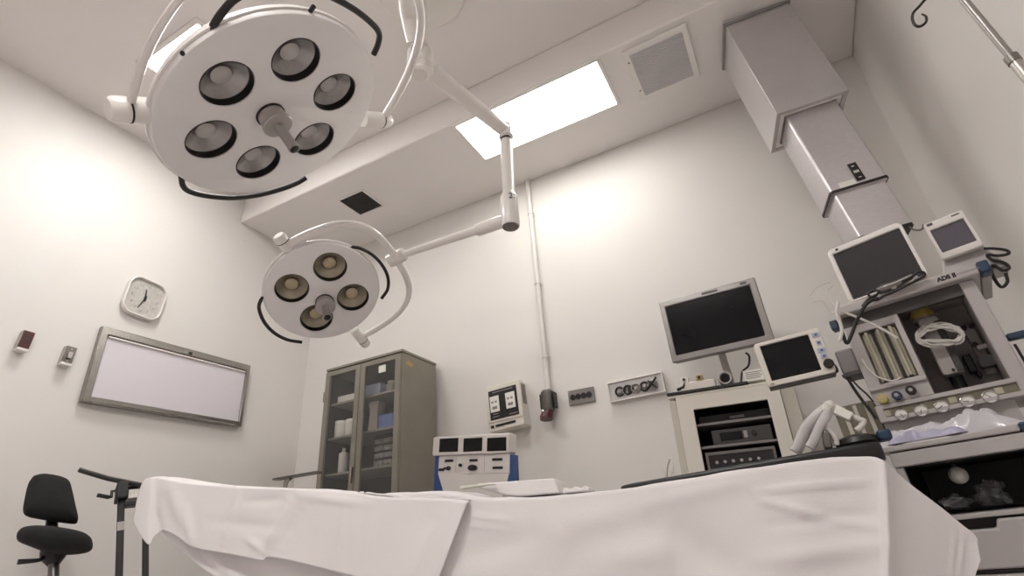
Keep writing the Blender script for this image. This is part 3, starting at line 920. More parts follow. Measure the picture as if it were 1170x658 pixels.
for e in (e0, e1):
    box(b, WF, e[0] - .03, e[0] + .03, 0.0, .045, -e[1] - .05, -e[1] + .3 - .25)
    box(b, WF, e[0] - .025, e[0] + .025, .005, .045, -e[1] - .36, -e[1] + .06)
obj('foot', b, m_blk, t, bev=.004)

# ------------------------------------------------------------------ back wall
BW = Frame((0, YB, 0), (1, 0, 0), None, (0, -1, 0))     # u = x, v = z, n into the room

# conduit with a dark socket hanging at its lower end
pt, pb_ = at_y(604, 212, YB - .03), at_y(624.5, 447, YB - .03)
print('conduit', pt, pb_)
cxm = (pt[0] + pb_[0]) / 2
ctop = np.array([cxm, YB - .022, ZS]); cbt = np.array([cxm, YB - .022, pb_[2]])
t = thing('conduit', 'thin white vertical pipe running down the back wall to a dark socket', 'pipe', cbt)
b = NB(); tube(b, [ctop, cbt], .017, 16); obj('pipe', b, m_wall, t)
b = NB()
for z in (2.9, 2.3, 1.75):
    box(b, BW, cxm - .03, cxm + .03, z - .01, z + .01, .001, .006); tube(b, [np.array([cxm - .02, YB - .004, z]), np.array([cxm - .019, YB - .03, z]), np.array([cxm, YB - .041, z]), np.array([cxm + .019, YB - .03, z]), np.array([cxm + .02, YB - .004, z])], .004, 8)
obj('clip', b, m_wall, t)
sk = Frame(np.array([cxm, YB - .05, pb_[2]]), (1, 0, 0), None, (0, -1, 0))
so = thing('wall_socket', 'dark metal plug socket hanging at the foot of the thin white pipe', 'socket', sk.p(0, -.19))
b = NB(); lathe(b, Frame(sk.p(0, 0, 0), (1, 0, 0), None, (0, 0, -1)), [(0, .006), (.034, .006), (.041, .014), (.042, .03), (.044, .032), (.044, .044), (.042, .046), (.043, .12), (.036, .132), (0, .132)], 28); obj('socket_body', b, m_gun, so)
b = NB(); rbox(b, sk, -.025, .028, -.006, .0, -.04, .02, .01); obj('top_nut', b, m_blackm, so)
b = NB(); box(b, sk, .045, .055, -.12, -.02, -.03, .02); box(b, sk, -.052, -.042, -.115, -.02, -.03, .01); obj('side_flange', b, m_blk, so, bev=.003)
b = NB(); tube(b, [sk.p(-.005, -.125, .0), sk.p(-.008, -.15, .01), sk.p(-.012, -.175, .02), sk.p(-.012, -.188, .022)], [.034, .036, .042, .04], 20); obj('plug_collar', b, m_red, so)
b = NB(); bmesh.ops.create_uvsphere(b, u_segments=14, v_segments=8, radius=.014, matrix=Matrix.Translation(Vector(sk.p(-.022, -.138, .034)))); obj('catch_button', b, m_chrome, so)

# steel plate with four round sockets
f, w, h = wallfit(BW, [(648, 446.5), (677.5, 441), (679.5, 458), (650, 463.5)], .02)
t = thing('socket_plate', 'small steel plate with four round outlets on the back wall', 'socket plate', f.p(0, -h / 2, .01))
a, c_ = w / 2, h / 2
obj('plate', rbox(NB(), f, -a, a, -c_, c_, .001, .016, .004), m_bezel, t, bev=.003)
for k in range(4):
    u = (-.62 + .4133 * k) * a
    b = NB(); lathe(b, f.moved(u, 0, 0), [(.0185, .016), (.0185, .02), (.015, .021), (.014, .018), (0, .018)], 20); obj('outlet', b, m_blk, t)
b = NB()
for u in (-a * .9, a * .9):
    for v in (-c_ * .75, c_ * .75):
        cyl(b, f, u, v, .004, .016, .019, seg=10)
obj('screw', b, m_silver, t)

# gas outlet panel
f, w, h = wallfit(BW, [(693, 438), (756.5, 424), (760.5, 447), (697, 461)], .03)
t = thing('gas_outlet_panel', 'white framed panel with a row of five gas outlets left of the equipment cart', 'outlet panel', f.p(0, -h / 2, .01))
a, c_ = w / 2, h / 2
obj('frame', ringp(NB(), f, q4(-a, a, -c_, c_), q4(-a * .955, a * .955, -c_ * .86, c_ * .86), .001, .035), m_enamel, t, bev=.003)
obj('panel', box(NB(), f, -a * .955, a * .955, -c_ * .86, c_ * .86, .002, .024), m_lightpanel, t, smooth=False)
ou = [-.64, -.31, .02, .35, .68]
for k, u in enumerate(ou):
    g = f.moved(u * a * .9, -.08 * c_, .024); r_ = .030
    if k in (0, 1, 3):                                    # dark collars: an open one, a half-filled one, a full one
        a0, a1_ = (rad(40), rad(320)) if k == 0 else (0, 2 * math.pi)
        b = NB(); tube(b, [g.p(r_ * .85 * math.cos(q), r_ * .85 * math.sin(q), .006) for q in np.linspace(a0, a1_, 30)], .0055, 8)
    else:
        b = NB(); lathe(b, g, [(r_, 0), (r_, .014), (r_ * .8, .018), (r_ * .74, .004), (0, .004)], 28)
    o_ = obj('gas_outlet', b, m_blackm if k in (0, 1, 3) else m_silver, t)
    if k == 1:
        b = NB(); prism(b, g, [(0, -r_ * .8)] + [(r_ * .8 * math.cos(q), r_ * .8 * math.sin(q)) for q in np.linspace(-1.5, 1.5, 14)] + [(0, r_ * .8)], .001, .012); obj('half_cover', b, m_blackm, o_)
    elif k < 4:
        b = NB(); lathe(b, g, [(r_ * .5, .001), (r_ * .5, .01), (r_ * .3, .018), (0, .018)], 20); obj('valve', b, m_silver, o_)
    if k == 4:
        b = NB(); tube(b, [g.p(-.034, -.022, .02), g.p(0, 0, .03), g.p(.03, .035, .026)], .006, 8); obj('lever', b, m_blackm, o_)
        b = NB(); tube(b, [g.p(-.02, .022, .036), g.p(.022, -.026, .036)], .005, 8); obj('lever', b, m_blackm, o_)
    else:
        b = NB(); tube(b, [g.p(r_ * .95, .0, .008), g.p(r_ * 1.45, .004, .012)], .0045, 8); obj('link', b, m_blackm, o_)


# white wall unit with black face
f, w, h = wallfit(BW, [(556, 442.5), (592.5, 432.5), (598.5, 486), (556.5, 493)], .11)
f = Frame(f.O, BW.U, None, BW.N).turned(rad(3))
a, c_ = w / 2, h / 2
t = thing('wall_monitor', 'white wall box with a black face and two pale meters beside the thin pipe', 'wall unit', f.p(0, -c_, .05))
obj('case', rbox(NB(), f, -a, a, -c_, c_, .001, .105, .01), m_beige, t, bev=.005)
obj('face_panel', box(NB(), f, -a * .84, a * .80, -c_ * .52, c_ * .78, .105, .11), m_blk, t, bev=.002)
for s_ in (-1, 1):
    u = (-.5 if s_ < 0 else .42) * a
    b = NB(); box(b, f, u - .034, u + .034, -.03, .075, .11, .116); mtr = obj('meter', b, m_paper, t, bev=.002)
    b = NB(); box(b, f, u - .018, u + .018, -.012, .006, .116, .1175); box(b, f, u - .022, u - .006, .03, .042, .116, .1175); box(b, f, u + .004, u + .02, .03, .042, .116, .1175); obj('scale', b, m_grey_m, mtr)
for u, v, l in ((-.35, .68, .03), (.1, .68, .025), (.45, .68, .02), (-.5, -.4, .025), (.5, -.43, .03), (-.5, -.28, .02)):
    b = NB(); box(b, f, u * a - l, u * a + l, v * c_ - .002, v * c_ + .002, .11, .111); obj('lettering', b, m_silver, t)
b = NB(); box(b, f, -a * .6, a * .55, -c_ * .84, -c_ * .74, .105, .108); box(b, f, -a * .86, -a * .7, -c_ * .86, -c_ * .74, .105, .109); obj('slot', b, m_blk, t)
b = NB(); box(b, f, -a, a, -c_ * .62, -c_ * .6, .105, .112); obj('ledge', b, m_beige, t)
b = NB()
sf_ = Frame(f.p(a, 0, 0), -f.N, f.V)
for k in range(12):
    v = c_ * .78 - k * c_ * .075
    box(b, sf_, -.085, -.03, v, v + .008, 0, .003)
obj('side_vent', b, m_grey_m, t, smooth=False)

# ------------------------------------------------------------------ glass-doored cabinet
fy = 2.68
xa, xb_ = at_y(375, 424, fy)[0], at_y(460, 402, fy)[0]
zt = at_y(460, 402, fy)[2]
print('cabinet', xa, xb_, zt, at_y(372, 555, fy), at_y(458, 555, fy))
xa = max(xa, XL + .12); yb2 = YB - .035
t = thing('storage_cabinet', 'tall grey metal cabinet with two glass doors in the back corner', 'cabinet', ((xa + xb_) / 2, (fy + yb2) / 2, 0))
kf = Frame((0, fy, 0), (1, 0, 0), None, (0, -1, 0))     # n = toward the room; negative n is inside
D_ = yb2 - fy
b = NB()
for u0, u1, v0, v1, n0, n1 in ((xa, xa + .02, .06, zt, -D_, 0), (xb_ - .02, xb_, .06, zt, -D_, 0), (xa + .02, xb_ - .02, zt - .03, zt, -D_, 0), (xa + .02, xb_ - .02, .06, .12, -D_, 0)):
    box(b, kf, u0, u1, v0, v1, n0, n1)
obj('body', b, m_cab, t, bev=.004)
b = NB(); box(b, kf, xa - .006, xb_ + .006, zt, zt + .02, -D_, .012); obj('top_cap', b, m_cab, t, bev=.004)
b = NB(); box(b, kf, xa + .03, xb_ - .03, 0, .06, -D_ + .03, -.03); obj('plinth', b, m_cab, t)
b = NB(); box(b, kf, xa + .02, xb_ - .02, .12, zt - .03, -D_, -D_ + .01); box(b, kf, xa + .02, xa + .022, .12, zt - .03, -D_ + .01, -.01); box(b, kf, xb_ - .022, xb_ - .02, .12, zt - .03, -D_ + .01, -.01); obj('shade_lining', b, m_cab_in, t, smooth=False)
wd_ = xb_ - xa; xm = xa + wd_ * .485
shelf_px = [(433, 450), (430, 491), (432, 533)]
shz = []
for x, y in shelf_px:
    z_ = at_y(x, y, fy + .05)[2]; shz.append(z_)
shz += [shz[-1] - .42]
for z_ in shz:
    b = NB(); box(b, kf, xa + .024, xb_ - .024, z_ - .014, z_, -D_ + .012, -.03); obj('shelf', b, m_cab, t)
b = NB(); box(b, kf, xm - .008, xm + .008, .12, zt - .03, -.028, -.002); obj('mullion', b, m_cab, t)
def door(u0, u1, hin):
    v0, v1 = .10, zt - .012; fw = .042
    d = obj('door', ringp(NB(), kf, q4(u0, u1, v0, v1), q4(u0 + fw, u1 - fw, v0 + .06, v1 - fw * .8), .001, .02), m_cab, t, bev=.003)
    obj('glass', box(NB(), kf, u0 + fw - .004, u1 - fw + .004, v0 + .055, v1 - fw * .8 + .004, .008, .012), m_glassdark, d, smooth=False)
    for z_ in (v0 + .25, (v0 + v1) / 2, v1 - .18):
        b = NB(); tube(b, [kf.p(hin, z_ - .035, .02), kf.p(hin, z_ + .035, .02)], .008, 10); obj('hinge', b, m_cab, d)
    return d
d1 = door(xa + .004, xm - .003, xa + .006); d2 = door(xm + .003, xb_ - .004, xb_ - .006)
b = NB(); v_ = 1.12; box(b, kf, xm - .018, xm - .008, v_ - .05, v_ + .05, .02, .04); obj('handle', b, m_steel, d1, bev=.003)
u_, v_ = kf.uv(436, 420.5, .02); u_ = min(u_, xb_ - .1)
b = NB(); box(b, kf, u_ - .03, u_ + .03, v_ - .028, v_ + .022, .0125, .0145); lb = obj('door_label', b, m_paper, d2, label='white label with a dark mark')
b = NB(); box(b, kf, u_ - .008, u_ + .008, v_ - .005, v_ + .022, .0146, .0155); obj('marking', b, m_blk, lb) if False else (b.free())
sfc = Frame((xb_, fy, 0), (0, 1, 0), None, (1, 0, 0))
b = NB(); u_, v_ = sfc.uv(467, 409, 0); prism(b, sfc, [(.03, zt - .075), (.10, zt - .085), (.12, zt - .06), (.06, zt - .045)], 0, .001); obj('stain_patch', b, m_tag, t, label='yellowed patch near the top')

def shelf_item(px, n=-.16, sz=None):
    """Foot of an item on the shelf nearest under that sighting."""
    P = at_y(px[0], px[1], fy - n); z_ = min(shz, key=lambda s: abs(s - P[2])); return P[0], fy - n, z_


def bin_(name, lab, px, w, d, h, m, flare=1.15, group=None, cat='storage bin'):
    x, y, z = shelf_item(px)
    x = max(xa + .03 + w / 2 * flare, min(xb_ - .03 - w / 2 * flare, x))
    f = zframe(x, y, z + .001); b = NB()
    o0, o1 = rr(-w / 2, w / 2, -d / 2, d / 2, .01), rr(-w / 2 * flare, w / 2 * flare, -d / 2 * flare, d / 2 * flare, .012)
    k = len(o0)
    i0, i1 = [(u * .95, v * .93) for u, v in o0], [(u * .95, v * .93) for u, v in o1]
    R_ = [[b.verts.new(f.p(u, v, n)) for u, v in L] for L, n in ((o0, 0), (o1, h), ([(u * 1.05, v * 1.05) for u, v in o1], h), ([(u * 1.05, v * 1.05) for u, v in o1], h - .008 if h > .02 else h), )]
    for A, B in zip(R_[:2], R_[1:2]):
        for i in range(k):
            j = (i + 1) % k; b.faces.new((A[i], A[j], B[j], B[i]))
    top_in = [b.verts.new(f.p(u, v, h)) for u, v in i1]; bot_in = [b.verts.new(f.p(u, v, .006)) for u, v in i0]
    for i in range(k):
        j = (i + 1) % k
        b.faces.new((R_[1][i], R_[1][j], top_in[j], top_in[i])); b.faces.new((top_in[i], top_in[j], bot_in[j], bot_in[i]))
    b.faces.new(R_[0][::-1]); b.faces.new(bot_in)
    for L in R_[2:]:
        for v in L:
            b.verts.remove(v)
    return tag(obj(name, b, m, loc=(x, y, z + .001)), lab, cat, group)


def jar(name, lab, px, r, h, m, lidm, n=-.16, group=None, cat='jar', neck=.8, dx=0):
    x, y, z = shelf_item(px, n); x += dx
    x = max(xa + .03 + r, min(xb_ - .03 - r, x))
    t_ = thing(name, lab, cat, (x, y, z + .001), group); f = zframe(x, y, z + .001)
    obj('jar_body', lathe(NB(), f, [(0, 0), (r * .95, 0), (r, .004), (r, h * .78), (r * neck, h * .86)], 24), m, t_)
    obj('lid', lathe(NB(), f, [(r * neck * 1.08, h * .84), (r * neck * 1.08, h * .99), (r * neck * .98, h), (0, h)], 24), lidm, t_)
    return t_


bin_('storage_bin', 'pale blue plastic bin on the upper shelf behind the right glass door', (432, 447), .15, .14, .09, m_bin)
jar('jar', 'white lidded jar beside the pale blue bin on the upper shelf', (448, 441), .04, .11, m_jar, m_paper, neck=.7)
bin_('storage_bin', 'blue and white bin on the middle shelf behind the right glass door', (449, 478), .12, .14, .1, m_bin2)
def folder(px, lab, w, h, m, n=-.14):
    x, y, z = shelf_item(px, n)
    x = max(xa + .04 + w / 2, min(xb_ - .04 - w / 2, x))
    t_ = thing('paper_bag', lab, 'paper bag', (x, y, z + .001)); f = Frame((x, y, z + .001), (1, 0, 0), None, (0, -1, 0))
    b = NB(); prism(b, f, [(-w / 2, 0), (w / 2, 0), (w * .42, h * .6), (w * .55, h), (-w * .45, h), (-w * .38, h * .6)], -.05, .03); obj('bag_body', b, m, t_, bev=.006)
    b = NB(); prism(b, f, [(-w * .47, h * .86), (w * .57, h * .86), (w * .57, h * .92), (-w * .47, h * .92)], .03, .033); obj('fold', b, m, t_)
folder((429, 484), 'beige paper bag standing on the middle shelf behind the right glass door', .085, .22, m_beige_d)
bin_('box', 'flat white carton on the upper shelf behind the left glass door', (397, 452), .2, .16, .06, m_jar, flare=1.0, cat='carton')
for k, (x_, lab) in enumerate(((390, 'white jar on the middle shelf behind the left glass door, nearest the hinge side'), (397, 'white jar on the middle shelf behind the left glass door, nearest the centre post'))):
    jar('jar', lab, (x_, 490), .05, .12, m_jar, m_paper, n=-.1 if k == 0 else -.11, neck=.93, group='white jars on the middle shelf', dx=-.04 if k == 0 else .05)
bin_('tray', 'low white tray with jars on the middle shelf behind the left glass door', (396, 491), .24, .1, .0602, m_jar, flare=1.0, cat='tray') if False else None
jar('squeeze_bottle', 'white squeeze bottle on the lower shelf behind the left glass door', (392, 530), .033, .17, m_jar, m_paper, n=-.1, neck=.35, cat='bottle')
# stack of small drawers behind the right door
x, y, z = shelf_item((434, 533))
x0_, x1_ = xm + .045, xb_ - .05
t2 = thing('drawer_rack', 'dark rack of small clear drawers on the lower shelf behind the right glass door', 'drawer rack', ((x0_ + x1_) / 2, fy + .2, z + .001))
b = NB(); gz = z + .001; Hh = .21
box(b, kf, x0_, x0_ + .008, gz, gz + Hh, -.3, -.1); box(b, kf, x1_ - .008, x1_, gz, gz + Hh, -.3, -.1); box(b, kf, x0_ + .008, x1_ - .008, gz + Hh - .008, gz + Hh, -.3, -.1); box(b, kf, x0_ + .008, x1_ - .008, gz, gz + .008, -.3, -.1); box(b, kf, x0_ + .008, x1_ - .008, gz + .008, gz + Hh - .008, -.3, -.295)
obj('rack_body', b, m_cab_in, t2)
nc = 3
for i in range(nc):
    for j in range(4):
        u0 = x0_ + .012 + (x1_ - x0_ - .024) * i / nc; u1 = x0_ + .012 + (x1_ - x0_ - .024) * (i + 1) / nc - .006
        v0 = gz + .012 + (Hh - .024) * j / 4; v1 = v0 + (Hh - .024) / 4 - .012
        b = NB(); box(b, kf, u0, u1, v0, v1, -.28, -.098); d = obj('drawer', b, m_grey_m, t2, bev=.003)
        b = NB(); box(b, kf, (u0 + u1) / 2 - .01, (u0 + u1) / 2 + .01, v0 + .008, v0 + .014, -.098, -.09); obj('pull', b, m_silver, d)

# ------------------------------------------------------------------ overbed tray stand in front of the cabinet
ym = 2.25
c = at_y(343, 545, ym)
t = thing('tray_stand', 'slim steel tray stand behind the draped table, left of the cabinet', 'tray stand', (c[0], ym, 0))
l_, r_ = at_y(315, 542, ym), at_y(366, 546.5, ym)
f = zframe((l_[0] + r_[0]) / 2, ym, c[2] + .005); a = (r_[0] - l_[0]) / 2
b = NB(); prism(b, f, rr(-a, a, -.03, .03, .02), 0, .003); ringp(b, f, rr(-a, a, -.03, .03, .02), rr(-a + .006, a - .006, -.024, .024, .016), .003, .009); obj('tray', b, m_gun, t, bev=.002)
b = NB(); q0 = at_y(328, 545, ym); tube(b, [f.p(-a * .3, 0, -.002), f.p(-a * .42, 0, -.012), f.p(-a * .5, 0, -.05), f.p(-a * .5, 0, -.3), np.array([f.p(-a * .5, 0)[0], ym, .05])], .012, 10, smooth=3); obj('upright', b, m_steel, t)
b = NB(); box(b, WF, f.O[0] - a, f.O[0] + a, .0, .05, -ym - .03, -ym + .03); box(b, WF, f.O[0] - a, f.O[0] - a + .05, 0, .05, -ym - .25, -ym + .25); obj('base', b, m_steel, t, bev=.005)

# ------------------------------------------------------------------ electrosurgical unit
ye = 2.45
ef_, ew, eh = rectfit([(497, 497.5), (583, 497), (586, 560), (499, 560)], 2.9, (-.03, -1, 0), prior=4, prior_roll=.5)
print('esu', ef_.O, ef_.N, ew, eh)
t = thing('electrosurgical_unit', 'white and blue console with three dark displays before the cabinet side', 'console', (ef_.O[0], ef_.O[1] + .18, 0))
u0, u1, v0, v1 = rq(ef_, [(496.5, 498), (583, 496.8), (583.5, 518.5), (497, 520)])
b = NB(); box(b, ef_, u0, u1, v0, v1, -.07, .02); obj('display_housing', b, m_enamel, t, bev=.008, seg=3)
for q in ([(501.5, 501), (523, 500.5), (523.5, 516), (502, 516.5)], [(529, 500.5), (550.5, 500), (551, 515.5), (529.5, 516)], [(556, 500), (578, 499.5), (578.5, 515), (556.5, 515.5)]):
    o_, _ = uvbox('display', ef_, q, .018, .0225, m_screen, t, bev=.002)
u0b, u1b, v0b, v1b = rq(ef_, [(501, 520), (582, 519), (582.5, 541), (501, 541.5)])
b = NB(); box(b, ef_, u0b, u1b, v0b, v1b, -.07, .0); obj('control_panel', b, m_enamel, t, bev=.003)
def pbox(name, fr, x0, y0, x1, y1, n0, n1, m, parent, bev=.002, r=None):
    a_ = fr.uv(x0, y0, n1); c2 = fr.uv(x1, y1, n1); b = NB()
    if r:
        rbox(b, fr, a_[0], c2[0], a_[1], c2[1], n0, n1, r)
    else:
        box(b, fr, a_[0], c2[0], a_[1], c2[1], n0, n1)
    return obj(name, b, m, parent, bev=bev)
for x0, y0, x1, y1 in ((508, 525, 517, 527.5), (536, 524.5, 545, 527), (562, 523.5, 573.5, 526), (562.5, 533, 574, 535.5), (501, 535, 507, 538)):
    pbox('readout', ef_, x0, y0, x1, y1, 0, .006, m_blk, t)
b = NB(); c_ = ef_.uv(540.5, 534.5, 0); prism(b, ef_, circ(c_[0], c_[1], .028, 24, .016), 0, .012); obj('handpiece_socket', b, m_blk, t)
for x, y, r_ in ((513, 535, .012), (526.5, 531.5, .009), (509, 535, .006)):
    b = NB(); c_ = ef_.uv(x, y, 0); cyl(b, ef_, c_[0], c_[1], r_, 0, .012, seg=16); obj('knob', b, m_blk, t)
for x in (521, 553.5):
    c_ = ef_.uv(x, 530, 0); b = NB(); box(b, ef_, c_[0] - .0008, c_[0] + .0008, v0b + .01, v1b - .005, 0, .0012)
    obj('panel_line', b, m_grey, t)
# blue cheeks and the white apron below, on a cart to the floor
P_ = lambda x, y, n=0: ef_.uv(x, y, n)
for s_ in (0, 1):
    if s_ == 0:
        q = [P_(496.8, 520), P_(501, 520), P_(501, 541), P_(507, 562), P_(495, 562)]
    else:
        q = [P_(582, 519), P_(586, 519), P_(587.5, 562), P_(577, 562), P_(582, 541)]
    b = NB(); prism(b, ef_, q, -.06, -.002); obj('side_cheek', b, m_blue, t, bev=.003, label='blue side cheek')
b = NB(); q = [P_(501, 541.5), P_(582, 541), P_(573, 575), P_(511, 575)]; prism(b, ef_, q, -.06, .006); obj('apron', b, m_enamel, t, bev=.003)
zb = min(ef_.p(*q[2])[2], ef_.p(*q[3])[2])
cxe, cye = ef_.O[0], ef_.O[1] + .12
b = NB(); box(b, WF, cxe - .2, cxe + .2, .1, zb + .01, -cye - .13, -cye + .1); obj('cart_body', b, m_enamel, t, bev=.01)
b = NB(); box(b, WF, cxe - .24, cxe + .24, .06, .1, -cye - .2, -cye + .2)
for sx in (-.2, .2):
    for sy in (-.16, .16):
        cyl(b, Frame((cxe + sx, cye + sy, .03), (0, 1, 0), None, (1, 0, 0)), 0, 0, .03, -.012, .012)
obj('cart_base', b, m_grey_d, t)

# ------------------------------------------------------------------ equipment cart with the flat screen
ycart = 2.45
cq = [(763, 452), (896, 426), (906, 523), (770, 548)]
tc, tw, th_ = rectfit(cq, 2.42, (.02, -1, 0), prior=6, prior_roll=.4)
print('cart', tc.O, tc.N, tc.V, tw, th_)
cb_ = tc.O + np.array([0, .25, 0])
t = thing('equipment_cart', 'ivory equipment cart with an open rack bay and a black top mat', 'equipment cart', (cb_[0], cb_[1], 0))
uL, vT = tc.uv(763, 453, 0); uR = tc.uv(907, 440, 0)[0]
uF0, uF1 = tc.uv(776, 480)[0], tc.uv(900, 480)[0]
oq = rq(tc, [(794, 470.5), (879, 452.7), (891.3, 527), (804.5, 541.5)])
lowv = -(tc.O[2] - .1) / tc.V[2]
D = .42
b = NB()
# face with the bay cut out, then sides, back, top
ringp(b, tc, q4(uF0, uF1, oq[2] - .3, vT - .012), q4(oq[0], oq[1], oq[2] - .02, oq[3]), -.02, 0)
box(b, tc, uF0, uF1, lowv + .03, oq[2] - .3, -D, 0)
box(b, tc, uF0, oq[0] - .01, oq[2] - .3, vT - .012, -D, -.02); box(b, tc, oq[1] + .01, uF1, oq[2] - .3, vT - .012, -D, -.02)
box(b, tc, oq[0] - .01, oq[1] + .01, oq[3] + .006, vT - .012, -D, -.02); box(b, tc, oq[0] - .01, oq[1] + .01, oq[2] - .3, oq[2] - .024, -D, -.02)
obj('body', b, m_beige, t, bev=.003)
b = NB(); box(b, tc, oq[0] - .01, oq[1] + .01, oq[2] - .024, oq[3] + .006, -D, -D + .01); box(b, tc, oq[0] - .01, oq[0] - .008, oq[2] - .02, oq[3], -D + .01, -.02); box(b, tc, oq[1] + .008, oq[1] + .01, oq[2] - .02, oq[3], -D + .01, -.02)
box(b, tc, oq[0] - .008, oq[1] + .008, oq[3] + .003, oq[3] + .006, -D + .01, -.02)
obj('bay_lining', b, m_blk, t, smooth=False)
for ua, ub in ((uL, uF0 - .001), (uF1 + .001, uR)):
    b = NB(); rbox(b, tc, ua, ub, lowv + .03, vT - .02, -D * .9, -.012, .01); obj('corner_post', b, m_beige_d, t, bev=.003)
b = NB(); box(b, tc, uL - .004, uR + .004, lowv, lowv + .03, -D - .02, .02); obj('base', b, m_grey_d, t, bev=.006)
b = NB(); mt_u1 = tc.uv(852, 430, .005)[0]
b2 = NB(); box(b2, tc, uL - .003, uR - .002, vT - .012, vT, -D, .0); obj('top_board', b2, m_beige, t, bev=.003)
bb = NB(); box(bb, tc, uL - .003, tc.uv(853, 432, .006)[0], vT - .012, vT + .016, -D * .9, .007); bb.free()
b = NB(); box(b, tc, uL - .003, tc.uv(853, 432, .006)[0], vT + .0005, vT + .0155, -D * .9, .007); obj('top_mat', b, m_blk, t, bev=.003, label='black rubber top mat')
# shelves of the bay, sighted
for q in ((800, 487, 880, 471), (803, 514, 885, 497)):
    v_ = (tc.uv(q[0], q[1], -.03)[1] + tc.uv(q[2], q[3], -.03)[1]) / 2
    b = NB(); box(b, tc, oq[0] - .0075, oq[1] + .0075, v_ - .012, v_, -D + .011, -.03); obj('shelf', b, m_grey_m, t, bev=.002)
    if q[0] == 800:
        v_s1 = v_
    else:
        v_s2 = v_
for sx in (uL + .05, uR - .05):
    for sn in (-.05, -D + .05):
        c_ = tc.p(sx, lowv, sn); b = NB(); cyl(b, Frame((c_[0], c_[1], .045), (0, 1, 0), None, (1, 0, 0)), 0, 0, .045, -.015, .015); tube(b, [np.array([c_[0], c_[1], .045]), c_ + np.array([0, 0, .004])], .02, 8); obj('caster', b, m_blk, t)

def deck(lab, v0, h, u0, u1, m, style, n1=-.045):
    f = tc.moved((u0 + u1) / 2, v0, 0); a = (u1 - u0) / 2
    t_ = thing('rack_unit', lab, 'rack unit', f.p(0, 0, n1 - .14))
    obj('case', box(NB(), f, -a, a, .0015, h, n1 - .28, n1), m, t_, bev=.003)
    if style == 'player':
        obj('display', box(NB(), f, -a * .72, a * .02, h * .25, h * .78, n1, n1 + .004), m_screen, t_)
        b = NB(); cyl(b, f, a * .42, h * .55, h * .16, n1, n1 + .014); obj('knob', b, m_blk, t_)
        b = NB(); box(b, f, a * .08, a * .2, h * .3, h * .75, n1, n1 + .006); obj('button_block', b, m_silver, t_)
        b = NB(); box(b, f, -a * .95, -a * .82, h * .3, h * .7, n1, n1 + .005); obj('power_key', b, m_grey_d, t_)
    elif style == 'dots':
        obj('front_frame', ringp(NB(), f, q4(-a, a, .0015, h), q4(-a * .93, a * .93, h * .12, h * .88), n1, n1 + .006), m_gun, t_)
        for k in range(6):
            b = NB(); cyl(b, f, -a * .7 + a * .24 * k, h * .55, .007, n1, n1 + .008, seg=12); obj('indicator', b, m_silver, t_)
    else:
        b = NB(); box(b, f, -a * .1, a * .3, h * .4, h * .65, n1, n1 + .003); obj('lettering', b, m_grey_m, t_)
deck('black recorder at the top of the cart bay, above the player', v_s1, min(.085, oq[3] - v_s1 - .02), oq[0] + .004, oq[1] - .006, m_blk, 'plain', -.09)
ha = v_s1 - .012 - v_s2
deck('grey disc player with a dark display in the middle of the cart bay', v_s2, ha * .74, oq[0] + .055, oq[1] - .015, m_grey_d, 'player')
deck('black amplifier with a row of six small lights low in the cart bay', oq[2] - .0195, (v_s2 - .012 - oq[2] + .0195) * .86, oq[0] + .01, oq[1] - .02, m_blk, 'dots')

# flat screen on the cart
tq = [(753, 345), (866.5, 317.5), (881, 386), (769.5, 420)]
tv, w, h = rectfit(tq, 2.70, (.02, -1, 0), prior=4, prior_roll=.3)
print('tv', tv.O, tv.N, tv.V, w, h)
a, c_ = w / 2, h / 2
topz = tc.p(0, vT + .0155)[2]
st_b = tc.p((tc.uv(830, 430)[0]), vT + .0185, -.2)
t = thing('flat_screen', 'wide flat screen with a silver bezel standing on the equipment cart', 'screen', st_b)
obj('bezel', ringp(NB(), tv, q4(-a, a, -c_, c_), q4(-a + .028, a - .034, -c_ + .034, c_ - .034), -.01, .012), m_bezel, t, bev=.005)
obj('back_shell', box(NB(), tv, -a + .004, a - .004, -c_ + .004, c_ - .004, -.05, -.01), m_grey_m, t, bev=.012)
obj('panel', box(NB(), tv, -a + .026, a - .032, -c_ + .032, c_ - .032, -.01, .003), m_screen, t, smooth=False)
for x0, x1 in ((-.02, .06), (a - .075, a - .045)):
    b = NB(); box(b, tv, x0, x1, c_ - .023, c_ - .011, .012, .0125); obj('lettering', b, m_grey_d, t)
nk = tv.p((st_b - tv.O) @ tv.U, -c_ + .02, -.045)
sbz = st_b
b = NB(); tube(b, [nk, nk - tv.V * .03 - tv.N * .02, sbz + np.array([0, 0, .03]), sbz + np.array([0, 0, .024])], .018, 12); obj('stand_neck', b, m_silver, t)
bf = Frame(sbz, tc.U, None, tc.V); b = NB(); lathe(b, bf, [(0, .0), (.085, .0), (.085, .006), (.03, .014), (0, .014)], 32); obj('stand_foot', b, m_silver, t)

